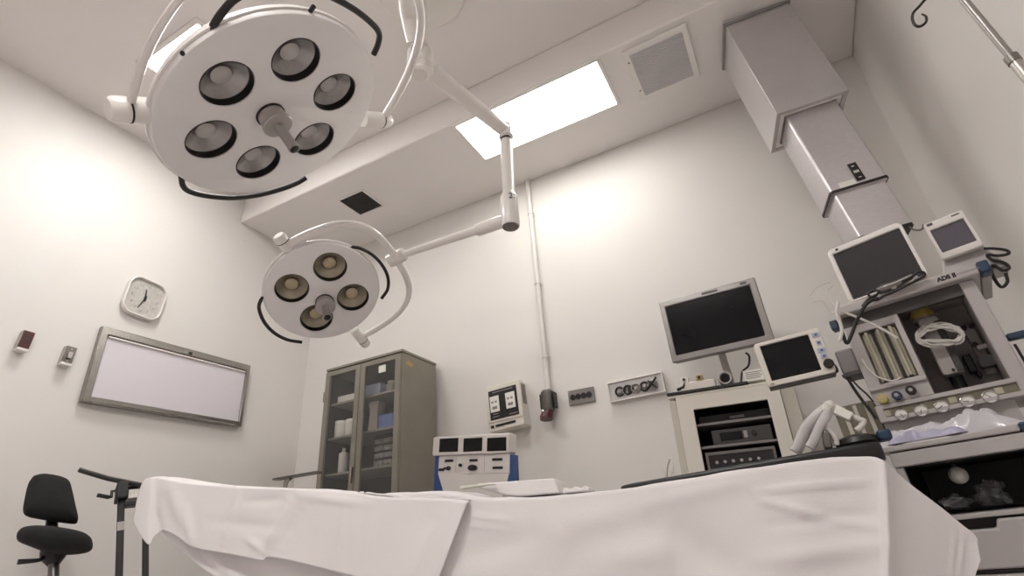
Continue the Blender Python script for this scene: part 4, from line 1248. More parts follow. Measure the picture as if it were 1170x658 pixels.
# things lying on the top mat
mf_ = Frame(tc.p(0, vT + .0165, 0), tc.U, None, tc.V)      # u right, v to the back is -? , n up
vs = 1 if (mf_.V @ tc.N) < 0 else -1
def onmat(x, y, dn=-.03):
    return tc.uv(x, y, dn)[0]
us = onmat(806, 430)
t = thing('power_strip', 'white power strip lying on the cart top under the flat screen', 'power strip', mf_.p(us, vs * .05, 0))
b = NB(); rbox(b, mf_, onmat(777, 438), onmat(816, 428), vs * .012, vs * .06, .0005, .04, .008); obj('strip_body', b, m_beige, t, bev=.004)
for x, y, mm, w_ in ((781, 428, m_paper, .02), (797.5, 423, m_tag, .016)):
    u = onmat(x, y); f = Frame(mf_.p(u, vs * .03, .0402), tc.U, None, tc.N)
    b = NB(); box(b, f, -w_, w_, 0, .03, -.02, .012); p_ = obj('plug', b, mm, t, bev=.004)
    b = NB(); cyl(b, f, 0, .017, .007, .012, .02, seg=12); obj('cable_end', b, m_blk, p_)
b = NB(); u = onmat(775, 433); tube(b, [mf_.p(u - .012, vs * .02, .014), mf_.p(u + .02, vs * .015, .02), mf_.p(u + .03, vs * .02, .04)], .008, 8); obj('switch_end', b, m_blk, t)
u = onmat(825, 421)
t = thing('camera_head', 'small grey cylinder with a dark lens on the cart under the flat screen', 'camera head', mf_.p(u, vs * .05, 0))
f = Frame(mf_.p(u + .004, vs * .05, .0365), tc.U, None, tc.N)
b = NB(); lathe(b, f, [(0, -.035), (.03, -.035), (.035, -.025), (.035, .02), (.03, .03), (.024, .03), (.022, .02), (0, .018)], 28); obj('barrel', b, m_silver, t)
b = NB(); lathe(b, f, [(0, .019), (.021, .0205), (.021, .027), (0, .026)], 24); obj('glass', b, m_screen, t)
P = [tc.at(852, 403, -.1), tc.at(856, 407, -.1), tc.at(855, 418, -.1), tc.at(848, 425, -.09), mf_.p(onmat(843, 428), vs * .07, .006), mf_.p(onmat(838, 430), vs * .06, .006)]
t = tag(obj('cable', tube(NB(), P, .005, 8, smooth=5), m_blk, loc=P[-1]), 'short black cable looping from the flat screen down to the cart top', 'cable')
u0, u1 = onmat(852, 430), onmat(872, 425)
f = Frame(mf_.p((u0 + u1) / 2, vs * .015, .0005), tc.U, None, tc.N)
t = thing('paper_card', 'small folded white card with printed lines beside the tablet monitor', 'card', f.O)
w_ = (u1 - u0) / 2 + .008
b = NB(); prism(b, Frame(f.O, -tc.N, None, tc.U), [(-.0, 0), (.028, .06), (.026, .06), (-.002, 0)], -w_, w_) if False else box(b, f, -w_, w_, 0, .052, -.002, 0); box(b, f, -w_, w_, 0, .002, -.06, -.002); obj('sheet', b, m_paper, t, smooth=False)
b = NB()
for k in range(4):
    box(b, f, -w_ * .8, w_ * (.7 if k % 2 else .5), .012 + k * .009, .0155 + k * .009, 0, .0006)
obj('lettering', b, m_grey_m, t)
P = [tc.at(768, 557, -.12), tc.at(768, 545, -.1), tc.at(769, 533, -.06), tc.at(772.5, 525, -.03), tc.at(774.5, 531, -.0), tc.at(775, 542, .01), tc.at(775, 560, .01)]
P = [p + tc.N * .06 + np.array([-.012, 0, 0]) for p in P]
P = [np.array([P[0][0], P[0][1], .012])] + P + [np.array([P[-1][0], P[-1][1], .012])]
tag(obj('cable', tube(NB(), P, .004, 8, smooth=5), m_cable_w, loc=P[0]), 'thin white cable looping beside the left edge of the equipment cart', 'cable')

# ------------------------------------------------------------------ anaesthesia machine
ymc = 2.12
Dm = ymc / ray(1067, 403)[1]
am, aw, ah = rectfit([(973, 382), (1132, 315), (1163, 430), (1000, 484)], Dm, (-.12, -1, 0), prior=3.5, prior_roll=.5)
print('machine', am.O, am.N, am.V, aw, ah)
A_ = lambda x, y, n=0.0: am.uv(x, y, n)
foot_v = -am.O[2] / am.V[2]
fp = am.p(0, foot_v, -.1)
t = thing('anaesthesia_machine', 'large grey anaesthesia machine on the right with flow tubes and a row of gauges', 'anaesthesia machine', (fp[0], fp[1], 0))
AM = t
uL, uR = A_(975, 384)[0], A_(1131, 318)[0] + .0
uLb = A_(1001, 484)[0]; uRb = A_(1167, 452)[0]
uL = (uL + uLb) / 2; uR = (uR + uRb) / 2
vTop = np.mean([A_(985, 378)[1], A_(1120, 322)[1]]); vGt = np.mean([A_(1000, 474)[1], A_(1150, 424)[1]]); vGb = np.mean([A_(1003, 487)[1], A_(1160, 452)[1]])
print('machine u', uL, uR, 'v', vTop, vGt, vGb)
DB = -.30                                            # back of the upper body
pw = .040
# carcass: back, right post, left rail, floor of the bay
vTs = max((A_(1018, 346, .03)[1] + A_(1118, 300, .03)[1] + A_(975, 366, .03)[1]) / 3, vTop)
b = NB(); box(b, am, uL + .005, uR - .005, vGb, vTs - .0005, DB, DB + .02); obj('back_panel', b, m_bay, t)
b = NB(); box(b, am, uR - pw, uR, vGb, vTs - .0005, DB + .02, 0); obj('side_post', b, m_grey, t, bev=.004)
# flow tube module on the left
fmr = (A_(1028, 351)[0] + A_(1061, 451)[0]) / 2
wq = [A_(*p) for p in ((987, 381), (1027, 365), (1043.5, 429), (1001, 441.5))]
wu0, wu1 = (wq[0][0] + wq[3][0]) / 2, (wq[1][0] + wq[2][0]) / 2; wv0, wv1 = (wq[2][1] + wq[3][1]) / 2, (wq[0][1] + wq[1][1]) / 2
wu0 = max(wu0, uL + .01); wu1 = min(wu1, fmr - .01)
b = NB(); ringp(b, am, q4(uL, fmr, vGt, vTop), q4(wu0, wu1, wv0, wv1), -.03, .004); box(b, am, uL, fmr, vGt, vTs - .0005, DB + .02, -.03); fm = obj('flow_module', b, m_grey, t, bev=.003)
b = NB(); box(b, am, wu0 + .001, wu1 - .001, wv0 + .001, wv1 - .001, -.0299, -.024); obj('window_backing', b, m_olive, fm)
for k in range(3):
    uc = wu0 + (wu1 - wu0) * (.17 + .33 * k); rw = (wu1 - wu0) * .085
    b = NB(); box(b, am, uc - rw * 1.5, uc + rw * 1.5, wv0 + .006, wv1 - .006, -.0238, -.014); ft = obj('flow_tube', b, m_flow, fm, bev=.003)
    b = NB(); cyl(b, Frame(am.p(uc, wv0 + .004, -.006), am.U, None, am.V), 0, 0, .006, 0, wv1 - wv0 - .008, seg=12); obj('glass_tube', b, m_flow, ft)
    b = NB(); box(b, am, uc - .006, uc + .006, wv0 + .001, wv0 + .008, -.012, .002); obj('float_stop', b, m_blk, ft)
for k in (1, 2):
    uc = wu0 + (wu1 - wu0) * (.335 * k + .0); b = NB(); box(b, am, uc - .004, uc + .004, wv0, wv1, -.0235, -.006); obj('divider', b, m_blk, fm)
lv = np.mean([A_(993, 449)[1], A_(1053, 431)[1]])
b = NB(); box(b, am, uL, fmr, lv - .006, lv + .006, .004, .016); obj('ledge', b, m_grey, fm, bev=.003)
for (x, y), mm in zip(((1009.5, 456.5), (1025, 452), (1041, 446)), (m_yellow, m_blue_d, m_blk)):
    u, v = A_(x, y, .02); b = NB(); f = am.moved(u, v, .004); lathe(b, f, [(.006, 0), (.006, .008), (.013, .01), (.0145, .014), (.0145, .03), (.012, .034), (0, .034)], 20)
    kn = obj('flow_knob', b, mm, fm)
    b = NB(); cyl(b, f, 0, 0, .006, .034, .037, seg=14); obj('knob_cap', b, m_silver, kn)
# gauge rail across the front
gr_u0, gr_u1 = uL - .004, uR + .002
b = NB(); ringp(b, am, q4(gr_u0, gr_u1, vGb, vGt), q4(gr_u0 + .022, gr_u1 - .035, vGb + .014, vGt - .014), -.02, .02); box(b, am, gr_u0, gr_u1, vGb, vGt, -.2, -.02); gr = obj('gauge_rail', b, m_grey, t, bev=.003)
b = NB(); box(b, am, gr_u0 + .0225, gr_u1 - .0355, vGb + .0145, vGt - .0145, -.0199, .012); obj('gauge_panel', b, m_olive, gr)
gp = [(1031.5, 478), (1053.5, 472), (1076, 465), (1104.5, 456), (1128, 447)]
vg = np.mean([A_(x, y, .02)[1] for x, y in gp]); rg = min(.021, (vGt - vGb) / 2 - .008)
for k, (x, y) in enumerate(gp):
    u = A_(x, y, .02)[0]; f = am.moved(u, vg, .012)
    b = NB(); lathe(b, f, [(rg, 0), (rg, .01), (rg * .86, .012), (rg * .84, .007), (0, .007)], 24); g = obj('gauge', b, m_chrome, gr)
    b = NB(); cyl(b, f, 0, 0, rg * .84, .007, .0078); obj('dial', b, m_paper, g)
    a_ = rad(200 - 40 * k); b = NB(); prism(b, f.turned(a_), [(-.001, -.003), (.001, -.003), (.0006, rg * .7), (-.0006, rg * .7)], .008, .009); obj('needle', b, m_blk, g)
for x, y in ((1090, 460), (1139, 441), (1017, 481)):
    u = A_(x, y, .02)[0]; b = NB(); box(b, am, u - .01, u + .01, vGb + .018, vGt - .018, .012, .0135); obj('label_plate', b, m_flow, gr)
# grey service plate in the bay, right side
q = [A_(*p, DB + .06) for p in ((1103, 374), (1135, 363), (1153, 420), (1125, 432))]
su0, su1 = (q[0][0] + q[3][0]) / 2, min((q[1][0] + q[2][0]) / 2, uR - pw - .004); sv0, sv1 = (q[2][1] + q[3][1]) / 2, (q[0][1] + q[1][1]) / 2
b = NB(); box(b, am, su0, su1, sv0, sv1, DB + .02, DB + .06); sp = obj('service_plate', b, m_grey, t, bev=.004)
for du, dv in ((.15, .97), (.8, .97), (.3, .6)):
    b = NB(); c_ = (su0 + (su1 - su0) * du, sv0 + (sv1 - sv0) * dv); cyl(b, am, c_[0], c_[1], .009, DB + .06, DB + .075, seg=14); obj('bolt', b, m_blk, sp)
b = NB(); c_ = (su0 + (su1 - su0) * .42, sv0 + (sv1 - sv0) * .5); tube(b, [am.p(c_[0], c_[1], DB + .06), am.p(c_[0], c_[1], DB + .1), am.p(c_[0] + .07, c_[1] - .0, DB + .1)], .008, 10); obj('pipe_stub', b, m_enamel, sp)
b = NB(); c_ = (su0 + (su1 - su0) * .45, sv0 + (sv1 - sv0) * .2); rbox(b, am, c_[0] - .02, c_[0] + .025, c_[1] - .015, c_[1] + .02, DB + .06, DB + .11, .008); obj('switch_block', b, m_grey_d, sp)
b = NB(); c_ = A_(1108, 415, DB + .08); box(b, am, c_[0] - .012, c_[0] + .012, c_[1] - .03, c_[1] + .03, DB + .02, DB + .085); box(b, am, c_[0] + .004, c_[0] + .016, c_[1] - .05, c_[1] - .03, DB + .02, DB + .07); obj('latch', b, m_blk, t, bev=.004)
# vaporiser with a coiled cable
vb = -.17
vq = [A_(*p, vb + .05) for p in ((1069, 394), (1088, 388), (1097, 425), (1074, 432))]
vu0, vu1 = (vq[0][0] + vq[3][0]) / 2, (vq[1][0] + vq[2][0]) / 2; vv0 = (vq[2][1] + vq[3][1]) / 2; vvt = A_(1060, 374, vb)[1]; vtop2 = A_(1066, 358, vb)[1]
uc = (vu0 + vu1) / 2; rv = (vu1 - vu0) / 2 * 1.15
b = NB(); rbox(b, am, uc - rv, uc + rv, vv0, vvt + .02, vb - .06, vb + .06, .012); vp = obj('vaporiser', b, m_silver, t, bev=.004)
b = NB(); box(b, am, uc + rv * .35, uc + rv * .99, vv0 + .004, vvt, vb + .06, vb + .064); obj('filler_block', b, m_grey_d, vp, bev=.003)
b = NB(); cyl(b, am, uc + .002, vv0 + .012, .005, vb + .06, vb + .067, seg=12); obj('drain_screw', b, m_blk, vp)
vf = Frame(am.p(uc - .008, vvt + .02, vb), am.U, None, am.V)
b = NB(); lathe(b, vf, [(0, 0), (rv * 1.15, 0), (rv * 1.2, .015), (rv * 1.2, (vtop2 - vvt) * .62), (rv * 1.0, (vtop2 - vvt) * .8), (rv * .9, vtop2 - vvt), (0, vtop2 - vvt)], 28); dl = obj('dial', b, m_grey, vp)
b = NB(); lathe(b, Frame(vf.p(0, 0, (vtop2 - vvt) * .62), am.U, None, am.V), [(rv * 1.24, -(vtop2 - vvt) * .3), (rv * 1.24, 0), (rv * 1.05, (vtop2 - vvt) * .2), (rv * .97, (vtop2 - vvt) * .39), (0, (vtop2 - vvt) * .395)], 28); obj('dial_top', b, m_yellow, dl)
b = NB(); cyl(b, Frame(am.p(uc, vv0 - .0, vb), am.U, None, am.V), 0, 0, .02, -(vv0 - vGt), 0); cyl(b, Frame(am.p(uc, vv0, vb), am.U, None, am.V), 0, 0, .05, -(vv0 - vGt), -(vv0 - vGt) + .01); obj('mount_post', b, m_blk, t)
# top shelf
tq_ = [A_(*p, .03) for p in ((962, 371), (1127, 296))]
tu0, tu1 = tq_[0][0], max(tq_[1][0], uR + .004); tv = (A_(1018, 346, .03)[1] + A_(1118, 300, .03)[1] + A_(975, 366, .03)[1]) / 3
tth = .036
vTs = max(tv, vTop)
print('top shelf', tu0, tu1, tv, vTop)
b = NB(); box(b, am, tu0, tu1 - .03, vTs, vTs + tth, DB - .01, .035); ts = obj('top_shelf', b, m_grey, t, bev=.006)
b = NB(); box(b, am, tu1 - .0295, tu1, vTs - .002, vTs + tth + .002, -.03, .037); obj('corner_cap', b, m_blue_d, ts, bev=.006, label='dark blue corner cap')
b = NB(); box(b, am, tu1 - .0295, tu1 - .001, vTs, vTs + tth, DB - .01, -.031); obj('end_strip', b, m_grey, ts, bev=.004)
b = NB(); box(b, am, uL, uR - pw, vTop, vTs - .0005, -.0295, -.004) if vTs - vTop > .002 else box(b, am, uL, uR, vTop - .012, vTop - .0005, DB + .02, -.004); obj('under_rail', b, m_grey_d, t)
u, v = A_(1078, 311, .035); text('lettering', 'ADS II', .019, am.turned(0), u, vTs + tth * .5, .0355, m_blk, ts, bold=.0012)
u0 = A_(1089, 306, .035)[0]; u1 = A_(1113, 295, .035)[0]; b = NB()
for k in range(14):
    uu = u0 + (u1 - u0) * k / 14; box(b, am, uu, uu + (u1 - u0) / 14 * .6, vTs + tth * .42, vTs + tth * .56, .035, .0358)
obj('lettering', b, m_grey_m, ts)
b = NB(); box(b, am, uR + .002, uR + .05, A_(1163, 381, 0)[1] - .01, A_(1163, 381, 0)[1] + .012, -.05, -.02); obj('side_handle', b, m_blue_d, t, bev=.006, label='dark blue handle on the right post') 
b = NB(); tube(b, [am.p(uR + .012, A_(1163, 385)[1] - .012, -.035), am.p(uR + .014, A_(1163, 385)[1] - .1, -.035), am.p(uR + .012, vGb, -.04)], .004, 8); obj('drain_tube', b, m_blk, t)
# junction box on the left flank
jq = [A_(*p, .0) for p in ((957, 399), (979, 396.5), (984, 423), (963, 428))]
ju1 = uL - .001; ju0 = min(jq[0][0], jq[3][0]); jv0, jv1 = (jq[2][1] + jq[3][1]) / 2, (jq[0][1] + jq[1][1]) / 2
b = NB(); box(b, am, ju0, ju1, jv0, jv1, -.12, 0); jb = obj('junction_box', b, m_grey_m, t, bev=.006)
b = NB(); box(b, am, ju0 - .004, ju1, jv0 - .008, jv0, -.12, .002); obj('base_strip', b, m_grey_d, jb)
b = NB(); u, v = A_(953, 371, -.03); box(b, am, u - .014, u + .012, v - .018, v + .018, -.08, -.03); ca = A_(960, 372, -.05); box(b, am, u + .012, uL + .01, v - .008, v + .008, -.07, -.05); obj('clamp', b, m_blue_d, t, bev=.004, label='dark blue clamp')
# worktop, lower compartment, drawer: they stand out in front
nf = .19
B_ = lambda x, y: A_(x, y, nf)
wl = np.mean([B_(1010, 516)[0], B_(1012, 526)[0]]); 
w1t = np.mean([B_(1010, 516)[1], B_(1158, 478)[1]]); w1b = np.mean([B_(1012, 526)[1], B_(1158, 487)[1]]); w2b = np.mean([B_(1031, 540)[1], B_(1168, 505.5)[1]])
cb0 = np.mean([B_(1093, 592.5)[1], B_(1170, 576)[1]]); lb0 = np.mean([B_(1093, 598)[1], B_(1170, 583)[1]])
drt = np.mean([B_(1140, 594)[1], B_(1170, 588)[1]]); drb = np.mean([B_(1117, 653)[1], B_(1170, 647)[1]])
# the worktop stops short of the right wall
wr = B_(1176, 475)[0]
for k in range(200):
    if am.p(wr, w2b, DB)[0] < XR - .02 and am.p(wr, w2b, nf)[0] < XR - .02 and am.p(wr, foot_v, DB)[0] < XR - .02 and am.p(wr, foot_v, nf)[0] < XR - .02:
        break
    wr -= .004
print('worktop', wl, wr, w1t, w1b, w2b, cb0, lb0, drt, drb, 'foot', foot_v)
b = NB(); box(b, am, wl - .01, wr - .03, w1b + .003, w1t, DB, nf); wk = obj('worktop', b, m_grey, t, bev=.005)
b = NB(); box(b, am, wr - .0295, wr, w1b + .0, w1t + .003, DB, nf + .002); obj('corner_cap', b, m_blue_d, wk, bev=.005, label='dark blue corner cap')
b = NB(); box(b, am, wl + .01, wr - .004, w2b, w1b, DB, nf - .006); obj('apron', b, m_grey, t, bev=.004)
if w1t < vGb:
    b = NB(); box(b, am, uL, min(uR, wr), w1t, vGb, DB, -.01); obj('rear_upstand', b, m_grey, t)
lw = .02
for ua, ub in ((wl + .012, wl + .012 + lw), (wr - .006 - .03, wr - .006)):
    b = NB(); box(b, am, ua, ub, lb0, w2b, DB, nf - .012); obj('side_panel', b, m_grey, t, bev=.003)
b = NB(); box(b, am, wl + .012 + lw, wr - .036, lb0, w2b, DB, DB + .02); box(b, am, wl + .032, wl + .034, cb0, w2b, DB + .02, nf - .02); box(b, am, wr - .038, wr - .036, cb0, w2b, DB + .02, nf - .02); box(b, am, wl + .034, wr - .038, w2b - .003, w2b - .0005, DB + .02, nf - .02); obj('bay_lining', b, m_blk, t)
b = NB(); box(b, am, wl + .0325, wr - .0365, lb0, cb0, DB + .02, nf - .004); obj('lower_shelf', b, m_grey, t, bev=.003)
bz = (.13 - am.O[2]) / am.V[2]
b = NB(); box(b, am, wl + .014, wr - .008, bz, drb - .004, DB, nf - .02); box(b, am, wl + .014, wr - .008, drb - .004, lb0 - .0005, DB, nf - .06); obj('drawer_carcass', b, m_grey_d, t)
us_ = B_(1139, 594)[0]; ul_ = B_(1114, 607)[0]; dl2 = np.mean([B_(1112.5, 607.5)[1], B_(1138, 601)[1]])
b = NB(); prism(b, am, [(wl + .018, drb), (wr - .008, drb), (wr - .008, drt), (us_, drt), (us_ - .008, dl2), (wl + .018, dl2)], nf - .055, nf + .004); obj('drawer', b, m_grey, t, bev=.006)
hb = drb - .02; 
b = NB(); box(b, am, wl + .018, wr - .008, bz + .02, drb - .012, nf - .019, nf); obj('drawer', b, m_grey, t, bev=.006)
b = NB(); fzs = []
for ua in (wl + .06, wr - .06):
    for na in (DB + .05, nf - .06):
        c_ = am.p(ua, bz, na); cyl(b, Frame((c_[0], c_[1], .05), (0, 1, 0), None, (1, 0, 0)), 0, 0, .05, -.016, .016); tube(b, [np.array([c_[0], c_[1], .05]), c_ + am.V * .004], .022, 10)
obj('caster', b, m_blk, t)
# absorber canister on the left, low
aq = [A_(*p, .02) for p in ((948, 464), (977, 460), (981, 497), (953, 502))]
au0, au1 = aq[0][0], uL - .004; av0, av1 = (aq[2][1] + aq[3][1]) / 2, (aq[0][1] + aq[1][1]) / 2
b = NB(); rbox(b, am, au0, au1, av0 - .06, av1, -.16, -.02, .012); ab = obj('absorber_canister', b, m_olive, t, bev=.004)
b = NB()
for k in range(3):
    uu = au0 + (au1 - au0) * (.2 + .28 * k); box(b, am, uu, uu + .012, av0 - .05, av1 - .006, -.02, -.014)
obj('window_strip', b, m_beige_d, ab)
b = NB(); box(b, am, au1, uL + .01, av0, av0 + .03, -.14, -.06); obj('bracket', b, m_grey_d, ab)

def monitor(lab, q, sq, D, N0, m_b, m_s, depth, name='monitor', r=.015, prior=3, cat='monitor', dn=.002, th=.03):
    f, w, h = rectfit(q, D, N0, prior=prior, prior_roll=.2)
    a, c_ = w / 2, h / 2
    su = [f.uv(x, y, .01) for x, y in sq]
    x0, x1 = (su[0][0] + su[3][0]) / 2, (su[1][0] + su[2][0]) / 2; y0, y1 = (su[2][1] + su[3][1]) / 2, (su[0][1] + su[1][1]) / 2
    x0, x1, y0, y1 = max(x0, -a + .008), min(x1, a - .008), max(y0, -c_ + .008), min(y1, c_ - .008)
    t_ = thing(name, lab, cat, f.p(0, -c_, -depth / 2))
    O_ = rr(-a, a, -c_, c_, r, 5); I_ = rr(x0, x1, y0, y1, .003, 5)
    obj('bezel', ringp(NB(), f, O_, I_, -.012, .012), m_b, t_, bev=.004)
    obj('back_shell', prism(NB(), f, rr(-a + .002, a - .002, -c_ + .002, c_ - .002, r, 5), -.012, -depth, rr(-a * .86, a * .86, -c_ * .84, c_ * .84, r, 5)), m_b, t_, bev=.003)
    obj('panel', box(NB(), f, x0 - .002, x1 + .002, y0 - .002, y1 + .002, -.0119, .003), m_s, t_, smooth=False)
    print(lab[:20], f.O, f.N, w, h, 'low', f.p(0, -c_, 0))
    return t_, f, a, c_, (x0, x1, y0, y1)

yA = ymc - .02
shelf_pt = am.p(0, vTs + tth, 0)
# large white screen on the machine
DA = 2.10 / ray(1003, 300)[1]
MA, f, a, c_, _ = monitor('large white framed screen standing on the left of the anaesthesia machine top', [(948, 290), (1031, 249), (1058, 314), (971, 352)], [(955, 292), (1028, 256.5), (1052, 312), (974.6, 348)], DA, am.N, m_enamel, m_screen_p if False else mat('grey_screen', (44, 41, 44), .2, spec=.5), .09, r=.02)
b = NB(); cyl(b, f, -a * .72, c_ * .90, .005, .012, .0135, seg=12); obj('power_light', b, m_blk, MA)
# foot that reaches the shelf
fpn = f.p(0, -c_ * .6, -.07); uu, vv = am.uv(*proj(fpn), 0)
nb = (fpn - am.O) @ am.N; ub_ = (fpn - am.O) @ am.U
b = NB(); tube(b, [fpn, am.p(ub_, (fpn - am.O) @ am.V - .02, nb - .01), am.p(ub_, vTs + tth + .012, nb - .01)], .022, 12); rbox(b, Frame(am.p(ub_, vTs + tth, nb - .01), am.U, None, am.V), -.08, .08, -.05, .05, .003, .014, .02); obj('stand', b, m_beige, MA)
# small screen on the right
DBm = 2.16 / ray(1090, 270)[1]
MB, f, a, c_, _ = monitor('small white framed screen on the right end of the anaesthesia machine top', [(1058.6, 259.5), (1099, 237), (1122.5, 278.5), (1076, 303)], [(1065.5, 266), (1100, 245.7), (1113, 272), (1077.4, 292)], DBm, am.N, m_enamel, m_screen_p, .10, r=.008)
b = NB(); box(b, f, -a * .85, -a * .55, c_ * .80, c_ * .93, .012, .0128); obj('lettering', b, m_grey_d, MB)
b = NB(); box(b, f, a * .4, a * .8, c_ * .84, c_ * .90, .012, .0128); obj('lettering', b, m_grey_d, MB)
fpn = f.p(0, -c_ * .8, -.06); nb = (fpn - am.O) @ am.N; ub_ = (fpn - am.O) @ am.U
b = NB(); prism(b, Frame(am.p(ub_, vTs + tth + .003, nb), am.U, None, am.V), rr(-.09, .09, -.06, .06, .01), 0, max(.012, (fpn - am.O) @ am.V - vTs - tth), rr(-.06, .06, -.03, .03, .01)); obj('stand', b, m_grey, MB, bev=.003)

# tablet monitor to the left, held by an arm on the machine
DP = 2.12 / ray(908, 410)[1]
PM, f, a, c_, S_ = monitor('ivory patient monitor with a column of buttons in front of the flat screen corner', [(863.6, 394.8), (936.7, 373), (954.5, 424.4), (875.5, 446)], [(871.4, 396.5), (925, 380), (936, 422), (879.5, 436.6)], DP, (0, -1, -.05), m_beige, m_screen, .07, name='patient_monitor', r=.012)
bc = (S_[1] + a) / 2 + .002
for v, mm, w_ in ((.72, m_bin, .012), (.36, m_bin, .008), (.02, m_bin2, .013), (-.24, m_bin, .010)):
    b = NB(); rbox(b, f, bc - w_, bc + w_, v * c_ - .008, v * c_ + .008, .012, .016, .003); bt_ = obj('button', b, m_bin, PM)
    b = NB(); box(b, f, bc - .004, bc + .004, v * c_ - .004, v * c_ + .003, .016, .0165); obj('marking', b, m_blue, bt_)
b = NB(); lathe(b, f.moved(bc + .004, -.60 * c_, .012), [(.0165, 0), (.0165, .012), (.014, .015), (0, .015)], 24); obj('knob', b, m_blk, PM)
b = NB(); prism(b, f, [(-a + .004, -c_), (a - .004, -c_), (a - .004, -c_ - .006), (-a + .004, -c_ - .006)], -.05, .006); obj('lower_edge', b, m_grey_d, PM)
b = NB(); box(b, f, -a * .9, -a * .78, -c_ * .93, -c_ * .87, .012, .0126); obj('lettering', b, m_grey_m, PM)
j0 = f.p(a * .3, 0, -.072); j1 = am.p(ju0 - .024, (jv0 + jv1) / 2, -.06)
b = NB(); tube(b, [j0, j0 - f.N * .05, j1 + np.array([-.05, .03, 0]), j1], .02, 12, smooth=4); obj('arm', b, m_grey_d, PM)

# cables about the machine top
def cable(lab, P, r, m, sm=5, name='cable', cat='cable'):
    low = min(P, key=lambda p: p[2])
    return tag(obj(name, tube(NB(), P, r, 8, smooth=sm), m, loc=low), lab, cat)
Pn = lambda L, n: [am.at(x, y, n) for x, y in L]
cable('black cable running down from the large white screen past the flow tubes', Pn([(1005, 341), (996, 343), (988, 350), (979, 366), (973, 382), (968, 392), (964, 385), (960, 372)], .085), .006, m_blk)
cable('thick black cable sagging from the junction box towards the gauges', Pn([(968, 431), (975, 443), (985, 457), (995, 470), (1001, 478)], .03), .005, m_blk)
cable('thin black cable below the junction box, the one farther from the camera', Pn([(971, 431), (981, 442), (990, 450), (998, 459)], .026), .003, m_blk)
cable('pale cable strung from the shelf across the flow tubes', Pn([(962, 356), (973, 360), (990, 367), (1008, 376), (1025, 386)], .05), .0045, m_cable_w)
cable('pale cable curling low across the flow tubes', Pn([(985, 410), (992, 421), (1004, 431), (1019, 435), (1030, 431)], .03), .003, m_cable_w)
cable('white lead sticking out left of the large white screen, upper one', Pn([(948, 322), (940, 325), (931, 330), (925, 338)], -.02), .003, m_cable_w)
cable('white lead looping out below the left edge of the large white screen', Pn([(952, 326), (945, 332), (950, 345), (956, 352), (950, 358), (940, 344), (926, 345)], .0), .0032, m_cable_w)
cable('white hose dropping from the shelf to the dark blue clamp', Pn([(958, 345), (956, 356), (959, 366), (962, 378), (959, 390)], .09), .006, m_cable_w)
def loops(n, cx_, cy_, w_, h_, nn, ph=0, jit=3, seedv=1):
    R_ = random.Random(seedv); P = []
    for k in range(n * 10):
        a_ = 2 * math.pi * k / 10 + ph; P.append(am.at(cx_ + w_ * math.cos(a_) + R_.uniform(-jit, jit), cy_ + h_ * math.sin(a_) + R_.uniform(-jit, jit), nn + .006 * math.sin(a_ * .5 + k)))
    return P
cable('pale grey cable coiled round the vaporiser in the machine bay', loops(8, 1073, 383, 25, 10, vb + .10, seedv=3, jit=4.2), .0036, m_cable_w, 4)
cable('black cable loops hanging behind the right end of the machine top', Pn([(1124, 284), (1136, 284), (1150, 286), (1152, 290), (1140, 292), (1128, 291), (1134, 297), (1147, 300), (1153, 306), (1146, 309), (1136, 303), (1132, 306), (1136, 318), (1144, 328), (1151, 322), (1149, 312)], -.10), .005, m_blk)
# leads lying in front of the large white screen
t = thing('lead_bundle', 'dark leads with a silver sleeve lying at the foot of the large white screen', 'cable bundle', am.at(1020, 336, .02))
b = NB(); tube(b, Pn([(1003, 333), (1012, 329), (1023, 325), (1035, 319), (1043, 315)], .058), [.012, .017, .015, .012, .01], 12, smooth=5); obj('sleeve', b, m_gun, t)
b = NB(); tube(b, Pn([(985, 350), (993, 341), (1000, 338), (1004, 333), (998, 332), (992, 336), (1000, 343), (1010, 338), (1024, 332), (1038, 325), (1049, 319), (1056, 315), (1055, 311), (1048, 311), (1042, 316), (1030, 322)], .07), .0042, 8, smooth=5); obj('lead', b, m_blk, t)
b = NB()
for x, y in ((1000, 341), (1021, 329), (1046, 318)):
    tube(b, Pn([(x - 2, y + 1), (x + 3, y - 1.5)], .062), .0075, 10)
obj('connector', b, m_silver, t)

# clear bags on the worktop: a crumpled film over a folded lilac wrap
def crumple(name, lab, cat, q, n0, n1, hmax, m, seedv, nu=56, nv=22, sharp=1.0, base=.002):
    us_ = [A_(x, y, n0)[0] for x, y in q]; u0, u1 = min(us_), max(us_)
    b = NB(); G = []
    for i in range(nu + 1):
        col_ = []
        for j in range(nv + 1):
            s_, r_ = i / nu, j / nv
            e = min(1, 6 * min(s_, 1 - s_)) * min(1, 5 * min(r_, 1 - r_)); e = max(0, e)
            p = Vector((s_ * 9 + seedv, r_ * 5, seedv))
            hgt = abs(mnoise.noise(p * .35)) * .9 + abs(mnoise.noise(p * .9)) * .35 + abs(mnoise.noise(p * 2.4)) * .10 + .35
            nn = n0 + (n1 - n0) * r_ + .02 * mnoise.noise(Vector((s_ * 4, seedv, 1))) * (1 if j else 0)
            col_.append(b.verts.new(am.p(u0 + (u1 - u0) * s_, w1t + base + hmax * hgt * e ** .6, nn)))
        G.append(col_)
    for i in range(nu):
        for j in range(nv):
            b.faces.new((G[i][j], G[i + 1][j], G[i + 1][j + 1], G[i][j + 1]))
    return tag(obj(name, b, m, loc=am.p((u0 + u1) / 2, w1t + base, (n0 + n1) / 2), ang=70), lab, cat)
crumple('plastic_bag', 'crumpled clear plastic bag spread over the machine worktop', 'plastic bag', [(1003, 500), (1162, 462)], .0, .112, .062, m_clear, 3.3, nu=90, nv=34, base=.004)
